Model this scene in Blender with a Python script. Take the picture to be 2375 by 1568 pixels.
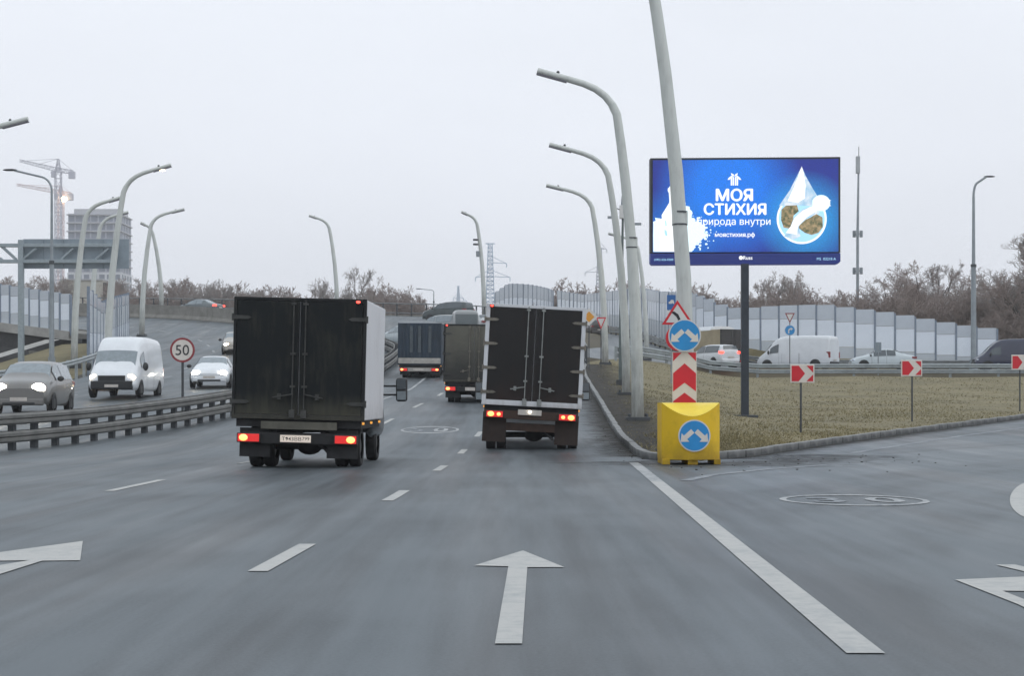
import bpy, bmesh, math, random
import numpy as np
from mathutils import Vector, Matrix, noise, geometry
random.seed(7)
rng = np.random.default_rng(7)
R = math.radians
scene = bpy.context.scene
for o in list(bpy.data.objects):
    bpy.data.objects.remove(o)
col = scene.collection

# ------------------------------------------------------------------ camera, sky, light
CAM_H = 1.2
FOC = 4000.0            # focal length in units of a 2375 wide picture
cd = bpy.data.cameras.new('camera')
cd.sensor_width = 36.0
cd.lens = FOC / 2375.0 * 36.0
cd.shift_y = 138.0 / 2375.0
cd.clip_start = 0.1
cd.clip_end = 6000
cam = bpy.data.objects.new('camera', cd)
cam.location = (0, 0, CAM_H)
cam.rotation_euler = (R(90), 0, 0)
col.objects.link(cam)
scene.camera = cam

w = bpy.data.worlds.new('World')
scene.world = w
w.use_nodes = True
nt = w.node_tree
nt.nodes.clear()
out = nt.nodes.new('ShaderNodeOutputWorld')
sky = nt.nodes.new('ShaderNodeTexSky')
sky.sky_type = 'NISHITA'
sky.sun_disc = False
sky.sun_elevation = R(48)
sky.sun_rotation = R(120)
sky.dust_density = 6
sky.air_density = 1.5
b1 = nt.nodes.new('ShaderNodeBackground')
b1.inputs['Strength'].default_value = 0.05
hs = nt.nodes.new('ShaderNodeHueSaturation')
hs.inputs['Saturation'].default_value = 0.25
nt.links.new(sky.outputs[0], hs.inputs['Color'])
nt.links.new(hs.outputs[0], b1.inputs['Color'])
# an even overcast deck: slightly paler overhead than at the horizon
tc = nt.nodes.new('ShaderNodeTexCoord')
sx = nt.nodes.new('ShaderNodeSeparateXYZ')
nt.links.new(tc.outputs['Generated'], sx.inputs[0])
cr = nt.nodes.new('ShaderNodeValToRGB')
cr.color_ramp.elements[0].position = 0.0
cr.color_ramp.elements[0].color = (0.86, 0.89, 0.965, 1)
e = cr.color_ramp.elements.new(0.10); e.color = (0.89, 0.93, 1.005, 1)
cr.color_ramp.elements[1].position = 0.26
e = cr.color_ramp.elements[-1]; e.color = (0.93, 1.01, 1.10, 1); e.position = 0.26
nt.links.new(sx.outputs['Z'], cr.inputs['Fac'])
b2 = nt.nodes.new('ShaderNodeBackground')
b2.inputs['Strength'].default_value = 1.0
cn = nt.nodes.new('ShaderNodeTexNoise'); cn.inputs['Scale'].default_value = 3.0; cn.inputs['Detail'].default_value = 5
mpn = nt.nodes.new('ShaderNodeMapping'); mpn.inputs['Scale'].default_value = (1, 1, 3.5)
nt.links.new(tc.outputs['Generated'], mpn.inputs[0]); nt.links.new(mpn.outputs[0], cn.inputs['Vector'])
cmr = nt.nodes.new('ShaderNodeMapRange'); cmr.inputs[3].default_value = 0.90; cmr.inputs[4].default_value = 1.09
nt.links.new(cn.outputs[0], cmr.inputs[0])
cmx = nt.nodes.new('ShaderNodeVectorMath'); cmx.operation = 'SCALE'
nt.links.new(cr.outputs[0], cmx.inputs[0]); nt.links.new(cmr.outputs[0], cmx.inputs['Scale'])
nt.links.new(cmx.outputs[0], b2.inputs['Color'])
ms = nt.nodes.new('ShaderNodeMixShader')
ms.inputs[0].default_value = 0.94
nt.links.new(b1.outputs[0], ms.inputs[1])
nt.links.new(b2.outputs[0], ms.inputs[2])
nt.links.new(ms.outputs[0], out.inputs['Surface'])

sd = bpy.data.lights.new('sun', 'SUN')
sd.energy = 0.5
sd.angle = R(40)
sd.color = (1.0, 0.97, 0.94)
sun = bpy.data.objects.new('sun', sd)
sun.rotation_euler = (R(42), 0, R(60))
sun.location = (0, -20, 60)
col.objects.link(sun)

vs = scene.view_settings
vs.view_transform = 'Standard'
vs.look = 'None'
vs.exposure = 0.10
vs.gamma = 1.0
vs.use_curve_mapping = False
scene.render.engine = 'CYCLES'
scene.cycles.volume_bounces = 1

# ------------------------------------------------------------------ helpers
def tag(o, label=None, cat=None, group=None, kind=None):
    if label: o['label'] = label
    if cat: o['category'] = cat
    if group: o['group'] = group
    if kind: o['kind'] = kind
    return o

MATS = {}
def mat(name, c, rough=0.6, metal=0.0, var=0.12, scale=6.0, bump=0.0, spec=0.5, emit=None, estr=0.0,
        c2=None, stretch=(1, 1, 1), bscale=None, coat=0.0, trans=0.0, alpha=1.0):
    m = bpy.data.materials.new(name)
    m.use_nodes = True
    n = m.node_tree.nodes; l = m.node_tree.links
    b = n['Principled BSDF']
    b.inputs['Roughness'].default_value = rough
    b.inputs['Metallic'].default_value = metal
    b.inputs['Specular IOR Level'].default_value = spec
    b.inputs['Coat Weight'].default_value = coat
    b.inputs['Transmission Weight'].default_value = trans
    b.inputs['Alpha'].default_value = alpha
    t = n.new('ShaderNodeTexCoord')
    mp = n.new('ShaderNodeMapping'); mp.inputs['Scale'].default_value = stretch
    l.new(t.outputs['Object'], mp.inputs[0])
    nz = n.new('ShaderNodeTexNoise'); nz.inputs['Scale'].default_value = scale
    nz.inputs['Detail'].default_value = 6; nz.inputs['Roughness'].default_value = 0.65
    l.new(mp.outputs[0], nz.inputs['Vector'])
    r = n.new('ShaderNodeValToRGB')
    if c2 is None:
        a = [max(0, x * (1 - var)) for x in c]; d = [x * (1 + var) for x in c]
    else:
        a = c; d = c2
    r.color_ramp.elements[0].color = (*a, 1); r.color_ramp.elements[0].position = 0.3
    r.color_ramp.elements[1].color = (*d, 1); r.color_ramp.elements[1].position = 0.7
    l.new(nz.outputs[0], r.inputs[0]); l.new(r.outputs[0], b.inputs['Base Color'])
    if bump > 0:
        nb = n.new('ShaderNodeTexNoise'); nb.inputs['Scale'].default_value = bscale or scale * 4
        nb.inputs['Detail'].default_value = 4
        l.new(mp.outputs[0], nb.inputs['Vector'])
        bp = n.new('ShaderNodeBump'); bp.inputs['Strength'].default_value = bump; bp.inputs['Distance'].default_value = 0.02
        l.new(nb.outputs[0], bp.inputs['Height']); l.new(bp.outputs[0], b.inputs['Normal'])
    if emit:
        b.inputs['Emission Color'].default_value = (*emit, 1)
        b.inputs['Emission Strength'].default_value = estr
    MATS[name] = m
    return m

def dirty(name, c, dirt, zlo, zhi, rough=0.55, amount=1.0, scale=3.0, streak=True, cover=0.0, metal=0.0):
    """paint under road dirt: the film is thick low on the panel and thins out upwards, with streaks and blotches"""
    m = bpy.data.materials.new(name); m.use_nodes = True
    n = m.node_tree.nodes; l = m.node_tree.links; b = n['Principled BSDF']
    b.inputs['Metallic'].default_value = metal; b.inputs['Specular IOR Level'].default_value = 0.3
    t = n.new('ShaderNodeTexCoord'); sp = n.new('ShaderNodeSeparateXYZ'); l.new(t.outputs['Object'], sp.inputs[0])
    mr = n.new('ShaderNodeMapRange'); mr.inputs[1].default_value = zlo; mr.inputs[2].default_value = zhi
    mr.inputs[3].default_value = 1.0; mr.inputs[4].default_value = 0.0
    l.new(sp.outputs['Z'], mr.inputs[0])
    mp = n.new('ShaderNodeMapping'); mp.inputs['Scale'].default_value = (3.5, 3.5, 0.55) if streak else (1, 1, 1)
    l.new(t.outputs['Object'], mp.inputs[0])
    nz = n.new('ShaderNodeTexNoise'); nz.inputs['Scale'].default_value = scale; nz.inputs['Detail'].default_value = 7
    nz.inputs['Roughness'].default_value = 0.7
    l.new(mp.outputs[0], nz.inputs['Vector'])
    n2 = n.new('ShaderNodeTexNoise'); n2.inputs['Scale'].default_value = 1.3; n2.inputs['Detail'].default_value = 5
    l.new(t.outputs['Object'], n2.inputs['Vector'])
    a1 = n.new('ShaderNodeMath'); a1.operation = 'MULTIPLY_ADD'
    l.new(nz.outputs[0], a1.inputs[0]); a1.inputs[1].default_value = 1.1; a1.inputs[2].default_value = -0.55 + cover
    a3 = n.new('ShaderNodeMath'); a3.operation = 'MULTIPLY_ADD'
    l.new(n2.outputs[0], a3.inputs[0]); a3.inputs[1].default_value = 0.9; a3.inputs[2].default_value = -0.45
    a4 = n.new('ShaderNodeMath'); a4.operation = 'ADD'; l.new(a1.outputs[0], a4.inputs[0]); l.new(a3.outputs[0], a4.inputs[1])
    a2 = n.new('ShaderNodeMath'); a2.operation = 'ADD'; a2.use_clamp = True
    l.new(mr.outputs[0], a2.inputs[0]); l.new(a4.outputs[0], a2.inputs[1])
    a5 = n.new('ShaderNodeMath'); a5.operation = 'MULTIPLY'; l.new(a2.outputs[0], a5.inputs[0]); a5.inputs[1].default_value = amount
    mx = n.new('ShaderNodeMix'); mx.data_type = 'RGBA'
    l.new(a5.outputs[0], mx.inputs[0]); mx.inputs[6].default_value = (*c, 1); mx.inputs[7].default_value = (*dirt, 1)
    l.new(mx.outputs[2], b.inputs['Base Color'])
    rr = n.new('ShaderNodeMapRange'); rr.inputs[3].default_value = rough; rr.inputs[4].default_value = 0.9
    l.new(a5.outputs[0], rr.inputs[0]); l.new(rr.outputs[0], b.inputs['Roughness'])
    MATS[name] = m
    return m

class MB:
    """collects shapes, then links them as ONE mesh object"""
    def __init__(s):
        s.v = []; s.f = []; s.m = []
    def add(s, vs, fs, mi=0, M=None):
        k = len(s.v)
        for p in vs:
            p = Vector(p)
            s.v.append(tuple(M @ p) if M is not None else tuple(p))
        for f in fs:
            s.f.append([i + k for i in f]); s.m.append(mi)
        return s
    def box(s, x0, x1, y0, y1, z0, z1, mi=0, M=None):
        v = [(x0, y0, z0), (x1, y0, z0), (x1, y1, z0), (x0, y1, z0), (x0, y0, z1), (x1, y0, z1), (x1, y1, z1), (x0, y1, z1)]
        f = [(0, 3, 2, 1), (4, 5, 6, 7), (0, 1, 5, 4), (1, 2, 6, 5), (2, 3, 7, 6), (3, 0, 4, 7)]
        return s.add(v, f, mi, M)
    def tube(s, pts, rad, n=8, mi=0, cap=True, squash=1.0, M=None):
        pts = [Vector(p) for p in pts]
        if not hasattr(rad, '__len__'): rad = [rad] * len(pts)
        vs = []; fs = []
        up = Vector((0, 0, 1))
        d0 = (pts[1] - pts[0]).normalized()
        if abs(d0.dot(up)) > 0.95: up = Vector((0, 1, 0))
        a = d0.cross(up).normalized()
        for i, p in enumerate(pts):
            d = (pts[min(i + 1, len(pts) - 1)] - pts[max(i - 1, 0)]).normalized()
            a = (a - d * a.dot(d)).normalized()
            b = d.cross(a)
            for k in range(n):
                t = 2 * math.pi * (k + 0.5) / n
                vs.append(p + a * (math.cos(t) * rad[i]) + b * (math.sin(t) * rad[i] * squash))
        for i in range(len(pts) - 1):
            for k in range(n):
                k2 = (k + 1) % n
                fs.append((i * n + k, i * n + k2, (i + 1) * n + k2, (i + 1) * n + k))
        if cap:
            fs.append(tuple(range(n))[::-1]); fs.append(tuple((len(pts) - 1) * n + k for k in range(n)))
        return s.add(vs, fs, mi, M)
    def cyl(s, p0, p1, r, n=12, mi=0, r1=None, M=None):
        return s.tube([p0, p1], [r, r if r1 is None else r1], n, mi, True, 1.0, M)
    def prism(s, poly, y0, y1, mi=0, M=None):
        """polygon in the XZ plane, extruded along Y"""
        n = len(poly)
        area = sum(poly[i][0] * poly[(i + 1) % n][1] - poly[(i + 1) % n][0] * poly[i][1] for i in range(n))
        if area < 0: poly = poly[::-1]
        v = [(p[0], y0, p[1]) for p in poly] + [(p[0], y1, p[1]) for p in poly]
        f = [tuple(range(n)), tuple(range(2 * n - 1, n - 1, -1))]
        for i in range(n):
            j = (i + 1) % n
            f.append((j, i, n + i, n + j))
        return s.add(v, f, mi, M)
    def ell(s, c, r, nu=10, nv=6, mi=0, M=None):
        vs = []; fs = []
        for i in range(1, nv):
            t = math.pi * i / nv
            for k in range(nu):
                a = 2 * math.pi * k / nu
                vs.append((c[0] + r[0] * math.sin(t) * math.cos(a), c[1] + r[1] * math.sin(t) * math.sin(a), c[2] + r[2] * math.cos(t)))
        top = len(vs); vs.append((c[0], c[1], c[2] + r[2])); vs.append((c[0], c[1], c[2] - r[2]))
        for i in range(nv - 2):
            for k in range(nu):
                k2 = (k + 1) % nu
                fs.append((i * nu + k, (i + 1) * nu + k, (i + 1) * nu + k2, i * nu + k2))
        for k in range(nu):
            k2 = (k + 1) % nu
            fs.append((top, k, k2)); fs.append((top + 1, (nv - 2) * nu + k2, (nv - 2) * nu + k))
        return s.add(vs, fs, mi, M)
    def mesh(s, name):
        me = bpy.data.meshes.new(name)
        me.from_pydata(s.v, [], s.f)
        me.polygons.foreach_set('material_index', s.m)
        me.update()
        return me
    def build(s, name, mats, parent=None, bevel=0.0, smooth=None, loc=None, seg=2, M=None):
        if M is not None:
            s.v = [tuple(M @ Vector(p)) for p in s.v]
        me = s.mesh(name)
        if not isinstance(mats, (list, tuple)): mats = [mats]
        for m in mats: me.materials.append(MATS[m] if isinstance(m, str) else m)
        if smooth is not None:
            me.polygons.foreach_set('use_smooth', [True] * len(me.polygons))
            me.set_sharp_from_angle(angle=R(smooth))
        o = bpy.data.objects.new(name, me)
        col.objects.link(o)
        if loc is not None: o.location = loc
        if parent is not None: o.parent = parent
        if bevel > 0:
            md = o.modifiers.new('bevel', 'BEVEL'); md.width = bevel; md.segments = seg; md.limit_method = 'ANGLE'
            md.angle_limit = R(40); md.harden_normals = False
        return o

def empty(name, loc=(0, 0, 0), rz=0.0, rx=0.0, ry=0.0):
    o = bpy.data.objects.new(name, None)
    o.empty_display_size = 0.2
    o.location = loc; o.rotation_euler = (rx, ry, rz)
    col.objects.link(o)
    return o

def thing(name, label, cat, loc=(0, 0, 0), rz=0.0, group=None, rx=0.0, ry=0.0):
    return tag(empty(name, loc, rz, rx, ry), label, cat, group)

def copy_tree(o, parent=None):
    c = o.copy(); col.objects.link(c); c.parent = parent
    for ch in list(o.children): copy_tree(ch, c)
    return c

def inst(name, me, parent=None, loc=(0, 0, 0), rot=(0, 0, 0), sc=(1, 1, 1)):
    o = bpy.data.objects.new(name, me); col.objects.link(o)
    o.location = loc; o.rotation_euler = rot; o.scale = sc
    o.parent = parent
    return o

def glyphs(s):
    """outlines of a text, each contour filled on its own so that overlapping strokes stay solid"""
    cu = bpy.data.curves.new('t', 'FONT'); cu.body = s; cu.resolution_u = 4
    to = bpy.data.objects.new('t', cu); col.objects.link(to)
    dg = bpy.context.evaluated_depsgraph_get()
    me0 = bpy.data.meshes.new_from_object(to.evaluated_get(dg))
    c2 = to.to_curve(dg)
    outs, holes = [], []
    for sp in c2.splines:
        pts = []
        if sp.type == 'BEZIER':
            bp = sp.bezier_points; n = len(bp)
            for i in range(n):
                p, q = bp[i], bp[(i + 1) % n]
                pts += [(v.x, v.y) for v in geometry.interpolate_bezier(p.co, p.handle_right, q.handle_left, q.co, 6)[:-1]]
        else:
            pts = [(p.co.x, p.co.y) for p in sp.points]
        cl = []
        for p in pts:
            if not cl or math.dist(p, cl[-1]) > 1e-4: cl.append(p)
        if len(cl) < 3: continue
        ar = sum(cl[i][0] * cl[(i + 1) % len(cl)][1] - cl[(i + 1) % len(cl)][0] * cl[i][1] for i in range(len(cl)))
        (outs if ar < 0 else holes).append((abs(ar), cl))
    to.to_curve_clear(); bpy.data.objects.remove(to)
    if sum(x[0] for x in holes) > sum(x[0] for x in outs): outs, holes = holes, outs
    def inside(p, poly_):
        r = False; n = len(poly_)
        for i in range(n):
            (x1, y1), (x2, y2) = poly_[i], poly_[(i + 1) % n]
            if (y1 > p[1]) != (y2 > p[1]) and p[0] < (x2 - x1) * (p[1] - y1) / (y2 - y1) + x1: r = not r
        return r
    V = []; F = []; D = []
    if 'н' not in s: V = [(v.co.x, v.co.y) for v in me0.vertices]; F = [tuple(q.vertices) for q in me0.polygons]; D = [3] * len(V)
    for k, (_, o) in enumerate(outs):
        hs = [h for _, h in holes if all(inside(p, o) for p in h[::3])]
        loops = [[Vector((x, y, 0)) for x, y in lp] for lp in [o] + hs]
        tri = geometry.tessellate_polygon(loops); b0 = len(V)
        for lp in loops: V += [(p.x, p.y) for p in lp]; D += [k % 3] * len(lp)
        F += [tuple(i + b0 for i in t) for t in tri]
    return np.array(V), F, np.array(D)

def text(s, size, m, name, parent, cx, y, cz, width=None, bold=0.0, align='CENTER', height=None, thick=0.004):
    V, F, D = glyphs(s)
    lo = V.min(0); hi = V.max(0); c0 = (lo + hi) / 2
    kx = width / (hi[0] - lo[0]); kz = height / (hi[1] - lo[1]) if height else kx
    hh = (hi[1] - lo[1]) * kz
    vs_ = []; ff = []
    for k, (dx, dz) in enumerate(((0, 0), (-1, 0), (1, 0), (0, .7), (0, -.7), (.5, 0), (-.5, 0)) if bold else ((0, 0),)):
        b0 = len(vs_)
        vs_ += [((p[0] - c0[0]) * kx + cx + dx * bold * hh, y - k * .0004 - d * .00012, (p[1] - c0[1]) * kz + cz + dz * bold * hh) for p, d in zip(V, D)]
        ff += [tuple(i + b0 for i in q) for q in F]
    me = bpy.data.meshes.new(name); me.from_pydata(vs_, [], ff); me.materials.append(MATS[m])
    o = bpy.data.objects.new(name, me); col.objects.link(o); o.parent = parent
    return o

def poly(name, pts, m, parent, y, th=0.004, M=None):
    return MB().prism(pts, y, y + th, 0, M).build(name, m, parent)

def circ(r, n=40, cx=0, cz=0, rz=None):
    return [(cx + r * math.cos(2 * math.pi * k / n), cz + (rz or r) * math.sin(2 * math.pi * k / n)) for k in range(n)]

def ring(name, r0, r1, m, parent, y, th=0.004, n=40, cx=0, cz=0):
    b = MB(); vs = []; fs = []
    for yy in (y, y + th):
        for r in (r0, r1):
            vs += [(cx + r * math.cos(2 * math.pi * k / n), yy, cz + r * math.sin(2 * math.pi * k / n)) for k in range(n)]
    for k in range(n):
        j = (k + 1) % n
        fs += [(k, j, n + j, n + k), (2 * n + k, 3 * n + k, 3 * n + j, 2 * n + j), (n + k, n + j, 3 * n + j, 3 * n + k), (k, 2 * n + k, 2 * n + j, j)]
    b.add(vs, fs)
    return b.build(name, m, parent)

# ------------------------------------------------------------------ the lie of the land
_T = [(-60, 0), (36, 0), (42, .10), (48, .33), (55, .66), (62, 1.0), (75, 1.55), (87, 2.15), (98, 2.95), (110, 3.9), (120, 4.85), (130, 5.8),
      (140, 6.9), (150, 8.0), (160, 8.9), (170, 9.9), (180, 10.6), (200, 11.5), (260, 12)]
_ys = np.arange(-60, 261, 1.0)
_z = np.interp(_ys, [a for a, b in _T], [b for a, b in _T])
_k = np.hanning(11); _k /= _k.sum()
_z = np.convolve(np.pad(_z, 5, mode='edge'), _k, 'valid')
def Mz(y): return np.interp(y, _ys, _z)
_TR = [(-60, 0), (34, 0), (50, .2), (62, .42), (70, .6), (80, .9), (90, 1.25), (100, 1.75), (112, 2.45), (121, 2.95), (135, 3.6), (160, 4.2), (300, 5)]
def Rz(y): return np.interp(y, [a for a, b in _TR], [b for a, b in _TR])
_KL = [(32.6, 2.85), (33.3, 2.66), (35, 2.6), (50, 2.9), (92, 3.86), (100, 4.3), (106, 6.5), (112, 10)]
def kerb_left(y): return float(np.interp(y, [a for a, b in _KL], [b for a, b in _KL]))
_KR = [(32.6, 3.1), (33.2, 3.75), (34.5, 4.6), (40, 7.1), (48.6, 11.1), (64, 19.2), (84, 30), (108, 50), (112, 54)]
def kerb_right(y): return float(np.interp(y, [a for a, b in _KR], [b for a, b in _KR]))
def Z(x, y):
    e = 2.6 + max(0, y - 35) * 0.022
    wd = 2.0 + max(0, y - 30) * 0.10
    t = min(1, max(0, (x - e - 0.8) / wd)); t = t * t * (3 - 2 * t)
    return float(Mz(y) * (1 - t) + Rz(y) * t)
def PX(xd, Y): return (xd - 1187.5) * Y / FOC
def PZ(yd, Y): return CAM_H + (922.0 - yd) * Y / FOC
# ------------------------------------------------------------------ materials
def asphalt(name, c0, c1, rlo=0.38, rhi=0.68, lanes=False):
    m = bpy.data.materials.new(name); m.use_nodes = True
    n = m.node_tree.nodes; l = m.node_tree.links; b = n['Principled BSDF']
    t = n.new('ShaderNodeTexCoord')
    mp = n.new('ShaderNodeMapping'); mp.inputs['Scale'].default_value = (1.1, 0.05, 1); mp.inputs['Rotation'].default_value = (0, 0, R(2))
    l.new(t.outputs['Object'], mp.inputs[0])
    n1 = n.new('ShaderNodeTexNoise'); n1.inputs['Scale'].default_value = 1.0; n1.inputs['Detail'].default_value = 5
    l.new(mp.outputs[0], n1.inputs['Vector'])
    n2 = n.new('ShaderNodeTexNoise'); n2.inputs['Scale'].default_value = 0.35; n2.inputs['Detail'].default_value = 6
    l.new(t.outputs['Object'], n2.inputs['Vector'])
    n3 = n.new('ShaderNodeTexNoise'); n3.inputs['Scale'].default_value = 42; n3.inputs['Detail'].default_value = 7; n3.inputs['Roughness'].default_value = 0.8
    l.new(t.outputs['Object'], n3.inputs['Vector'])
    mp4 = n.new('ShaderNodeMapping'); mp4.inputs['Scale'].default_value = (5.0, 0.25, 1)
    l.new(t.outputs['Object'], mp4.inputs[0])
    n4 = n.new('ShaderNodeTexNoise'); n4.inputs['Scale'].default_value = 1.0; n4.inputs['Detail'].default_value = 6
    l.new(mp4.outputs[0], n4.inputs['Vector'])
    def madd(a, k, c):
        q = n.new('ShaderNodeMath'); q.operation = 'MULTIPLY_ADD'; l.new(a, q.inputs[0]); q.inputs[1].default_value = k
        if isinstance(c, (int, float)): q.inputs[2].default_value = c
        else: l.new(c, q.inputs[2])
        return q.outputs[0]
    s1 = madd(n1.outputs[0], 2.2, -1.0)
    s2 = madd(n2.outputs[0], 1.0, s1)
    s3 = madd(n3.outputs[0], 1.5, s2)
    s4 = madd(n4.outputs[0], 1.1, s3)
    s5 = madd(s4, 1.0, -1.37)
    if lanes:
        # oil-dark lane middles and polished wheel tracks on the main road, swept tracks on the exit
        sp = n.new('ShaderNodeSeparateXYZ'); l.new(t.outputs['Object'], sp.inputs[0])
        xs = madd(sp.outputs['Y'], -0.026, sp.outputs['X'])
        wob = madd(n2.outputs[0], 0.9, xs)
        ph = madd(wob, 2 * math.pi / 1.75, 0.9)
        co = n.new('ShaderNodeMath'); co.operation = 'COSINE'; l.new(ph, co.inputs[0])
        gt = n.new('ShaderNodeMapRange'); gt.inputs[1].default_value = 1.6; gt.inputs[2].default_value = 3.0; gt.inputs[3].default_value = 1.0; gt.inputs[4].default_value = 0.0
        l.new(xs, gt.inputs[0])
        mu = n.new('ShaderNodeMath'); mu.operation = 'MULTIPLY'; l.new(co.outputs[0], mu.inputs[0]); l.new(gt.outputs[0], mu.inputs[1])
        s5 = madd(mu.outputs[0], 0.10, s5)
        vd = n.new('ShaderNodeVectorMath'); vd.operation = 'DISTANCE'; l.new(t.outputs['Object'], vd.inputs[0]); vd.inputs[1].default_value = (62, -6, 0)
        cv = n.new('ShaderNodeCombineXYZ'); l.new(vd.outputs['Value'], cv.inputs[0]); cv.inputs[1].default_value = 3.3
        n5 = n.new('ShaderNodeTexNoise'); n5.inputs['Scale'].default_value = 0.75; n5.inputs['Detail'].default_value = 5; l.new(cv.outputs[0], n5.inputs['Vector'])
        iv = n.new('ShaderNodeMath'); iv.operation = 'SUBTRACT'; iv.inputs[0].default_value = 1.0; l.new(gt.outputs[0], iv.inputs[1])
        q5 = madd(n5.outputs[0], 2.6, -1.18)
        m5 = n.new('ShaderNodeMath'); m5.operation = 'MULTIPLY'; l.new(q5, m5.inputs[0]); l.new(iv.outputs[0], m5.inputs[1])
        s5 = madd(m5.outputs[0], 1.0, s5)
    r = n.new('ShaderNodeValToRGB')
    r.color_ramp.elements[0].color = (*c0, 1); r.color_ramp.elements[0].position = 0.1
    r.color_ramp.elements[1].color = (*c1, 1); r.color_ramp.elements[1].position = 0.9
    l.new(s5, r.inputs[0]); l.new(r.outputs[0], b.inputs['Base Color'])
    rm = n.new('ShaderNodeMapRange'); rm.inputs[1].default_value = 0.3; rm.inputs[2].default_value = 0.7
    rm.inputs[3].default_value = rlo; rm.inputs[4].default_value = rhi
    l.new(n1.outputs[0], rm.inputs[0]); l.new(rm.outputs[0], b.inputs['Roughness'])
    bp = n.new('ShaderNodeBump'); bp.inputs['Strength'].default_value = 0.25; bp.inputs['Distance'].default_value = 0.01
    l.new(n3.outputs[0], bp.inputs['Height']); l.new(bp.outputs[0], b.inputs['Normal'])
    MATS[name] = m
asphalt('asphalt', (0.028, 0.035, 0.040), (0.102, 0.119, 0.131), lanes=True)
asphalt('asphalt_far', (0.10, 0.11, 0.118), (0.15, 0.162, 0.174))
def worn(name, c, under, lo=0.34, hi=0.5, scale=9.0):
    m = bpy.data.materials.new(name); m.use_nodes = True
    n = m.node_tree.nodes; l = m.node_tree.links; b = n['Principled BSDF']; b.inputs['Roughness'].default_value = 0.7
    t = n.new('ShaderNodeTexCoord'); nz = n.new('ShaderNodeTexNoise'); nz.inputs['Scale'].default_value = scale; nz.inputs['Detail'].default_value = 8
    nz.inputs['Roughness'].default_value = 0.75
    l.new(t.outputs['Object'], nz.inputs['Vector'])
    n2 = n.new('ShaderNodeTexNoise'); n2.inputs['Scale'].default_value = 0.8; n2.inputs['Detail'].default_value = 4
    l.new(t.outputs['Object'], n2.inputs['Vector'])
    ad = n.new('ShaderNodeMath'); ad.operation = 'MULTIPLY_ADD'; l.new(n2.outputs[0], ad.inputs[0]); ad.inputs[1].default_value = 0.4
    l.new(nz.outputs[0], ad.inputs[2])
    mr = n.new('ShaderNodeMapRange'); mr.inputs[1].default_value = lo + .2; mr.inputs[2].default_value = hi + .2; l.new(ad.outputs[0], mr.inputs[0])
    mx = n.new('ShaderNodeMix'); mx.data_type = 'RGBA'; l.new(mr.outputs[0], mx.inputs[0])
    mx.inputs[6].default_value = (*under, 1); mx.inputs[7].default_value = (*c, 1)
    l.new(mx.outputs[2], b.inputs['Base Color']); MATS[name] = m
worn('road_paint', (0.42, 0.415, 0.395), (0.30, 0.31, 0.31), 0.28, 0.54, 6.0)
worn('road_paint_worn', (0.42, 0.425, 0.42), (0.16, 0.175, 0.19), 0.36, 0.60)
worn('road_paint_faded', (0.36, 0.375, 0.39), (0.14, 0.155, 0.17), 0.40, 0.70)
mat('grass_soil', (0.125, 0.106, 0.054), 0.95, c2=(0.215, 0.18, 0.096), scale=0.35, bump=0.25, bscale=14)
mat('grass_blade', (0.15, 0.13, 0.062), 0.9, c2=(0.27, 0.228, 0.122), scale=0.35)
mat('dirt', (0.035, 0.033, 0.030), 0.9, c2=(0.075, 0.068, 0.058), scale=2.5, bump=0.5)
mat('terrain', (0.055, 0.048, 0.032), 0.95, c2=(0.11, 0.09, 0.055), scale=0.05, bump=0.3, bscale=2)
mat('concrete', (0.20, 0.19, 0.17), 0.85, var=0.28, scale=1.4, bump=0.3, bscale=10)
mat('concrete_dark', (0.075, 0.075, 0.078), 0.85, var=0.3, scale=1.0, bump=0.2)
mat('concrete_pale', (0.34, 0.33, 0.31), 0.85, var=0.2, scale=1.4, bump=0.3, bscale=10)
dirty('kerb_stone', (0.27, 0.27, 0.265), (0.075, 0.078, 0.08), 0.03, 0.19, 0.85, 0.95, 3.0, streak=False)
mat('galvanised', (0.30, 0.33, 0.34), 0.5, 0.35, var=0.25, scale=1.2)
mat('galvanised_dirty', (0.20, 0.21, 0.21), 0.6, 0.25, var=0.35, scale=1.5, stretch=(1, 1, 3))
mat('steel_dark', (0.055, 0.06, 0.065), 0.6, 0.2, var=0.3, scale=3)
dirty('lamp_paint', (0.56, 0.58, 0.55), (0.13, 0.125, 0.11), 0.0, 2.6, 0.5, 0.85, 3.0)
mat('lamp_glass', (0.12, 0.11, 0.14), 0.25, var=0.1)
mat('pole_green', (0.10, 0.125, 0.12), 0.6, var=0.25, scale=2)
mat('pole_grey', (0.26, 0.29, 0.31), 0.55, 0.2, var=0.2, scale=1.5)
mat('pole_pale', (0.36, 0.38, 0.39), 0.55, 0.1, var=0.2, scale=1.5)
mat('sign_back', (0.24, 0.285, 0.32), 0.5, 0.3, var=0.2, scale=0.8)
mat('truss_grey', (0.29, 0.335, 0.36), 0.5, 0.2, var=0.15)
mat('wall_white', (0.74, 0.79, 0.86), 0.22, var=0.07, scale=0.5)
mat('wall_grey', (0.52, 0.56, 0.60), 0.35, var=0.10, scale=0.6, stretch=(2, 2, 0.4))
mat('wall_top', (0.50, 0.54, 0.59), 0.22, var=0.08, scale=0.6)
mat('wall_post', (0.20, 0.24, 0.30), 0.5, 0.1, var=0.2)
mat('rubber', (0.014, 0.014, 0.015), 0.85, var=0.35, scale=5)
mat('rim', (0.10, 0.10, 0.10), 0.6, 0.4, var=0.3)
mat('chassis', (0.016, 0.016, 0.017), 0.8, var=0.5, scale=4)
mat('plastic_black', (0.016, 0.017, 0.018), 0.5, var=0.2)
mat('mirror_glass', (0.55, 0.6, 0.65), 0.08, 1.0, var=0.02)
mat('car_glass', (0.05, 0.065, 0.075), 0.06, var=0.1, spec=0.8)
mat('car_glass_pale', (0.20, 0.235, 0.255), 0.12, var=0.15, spec=0.8)
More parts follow.
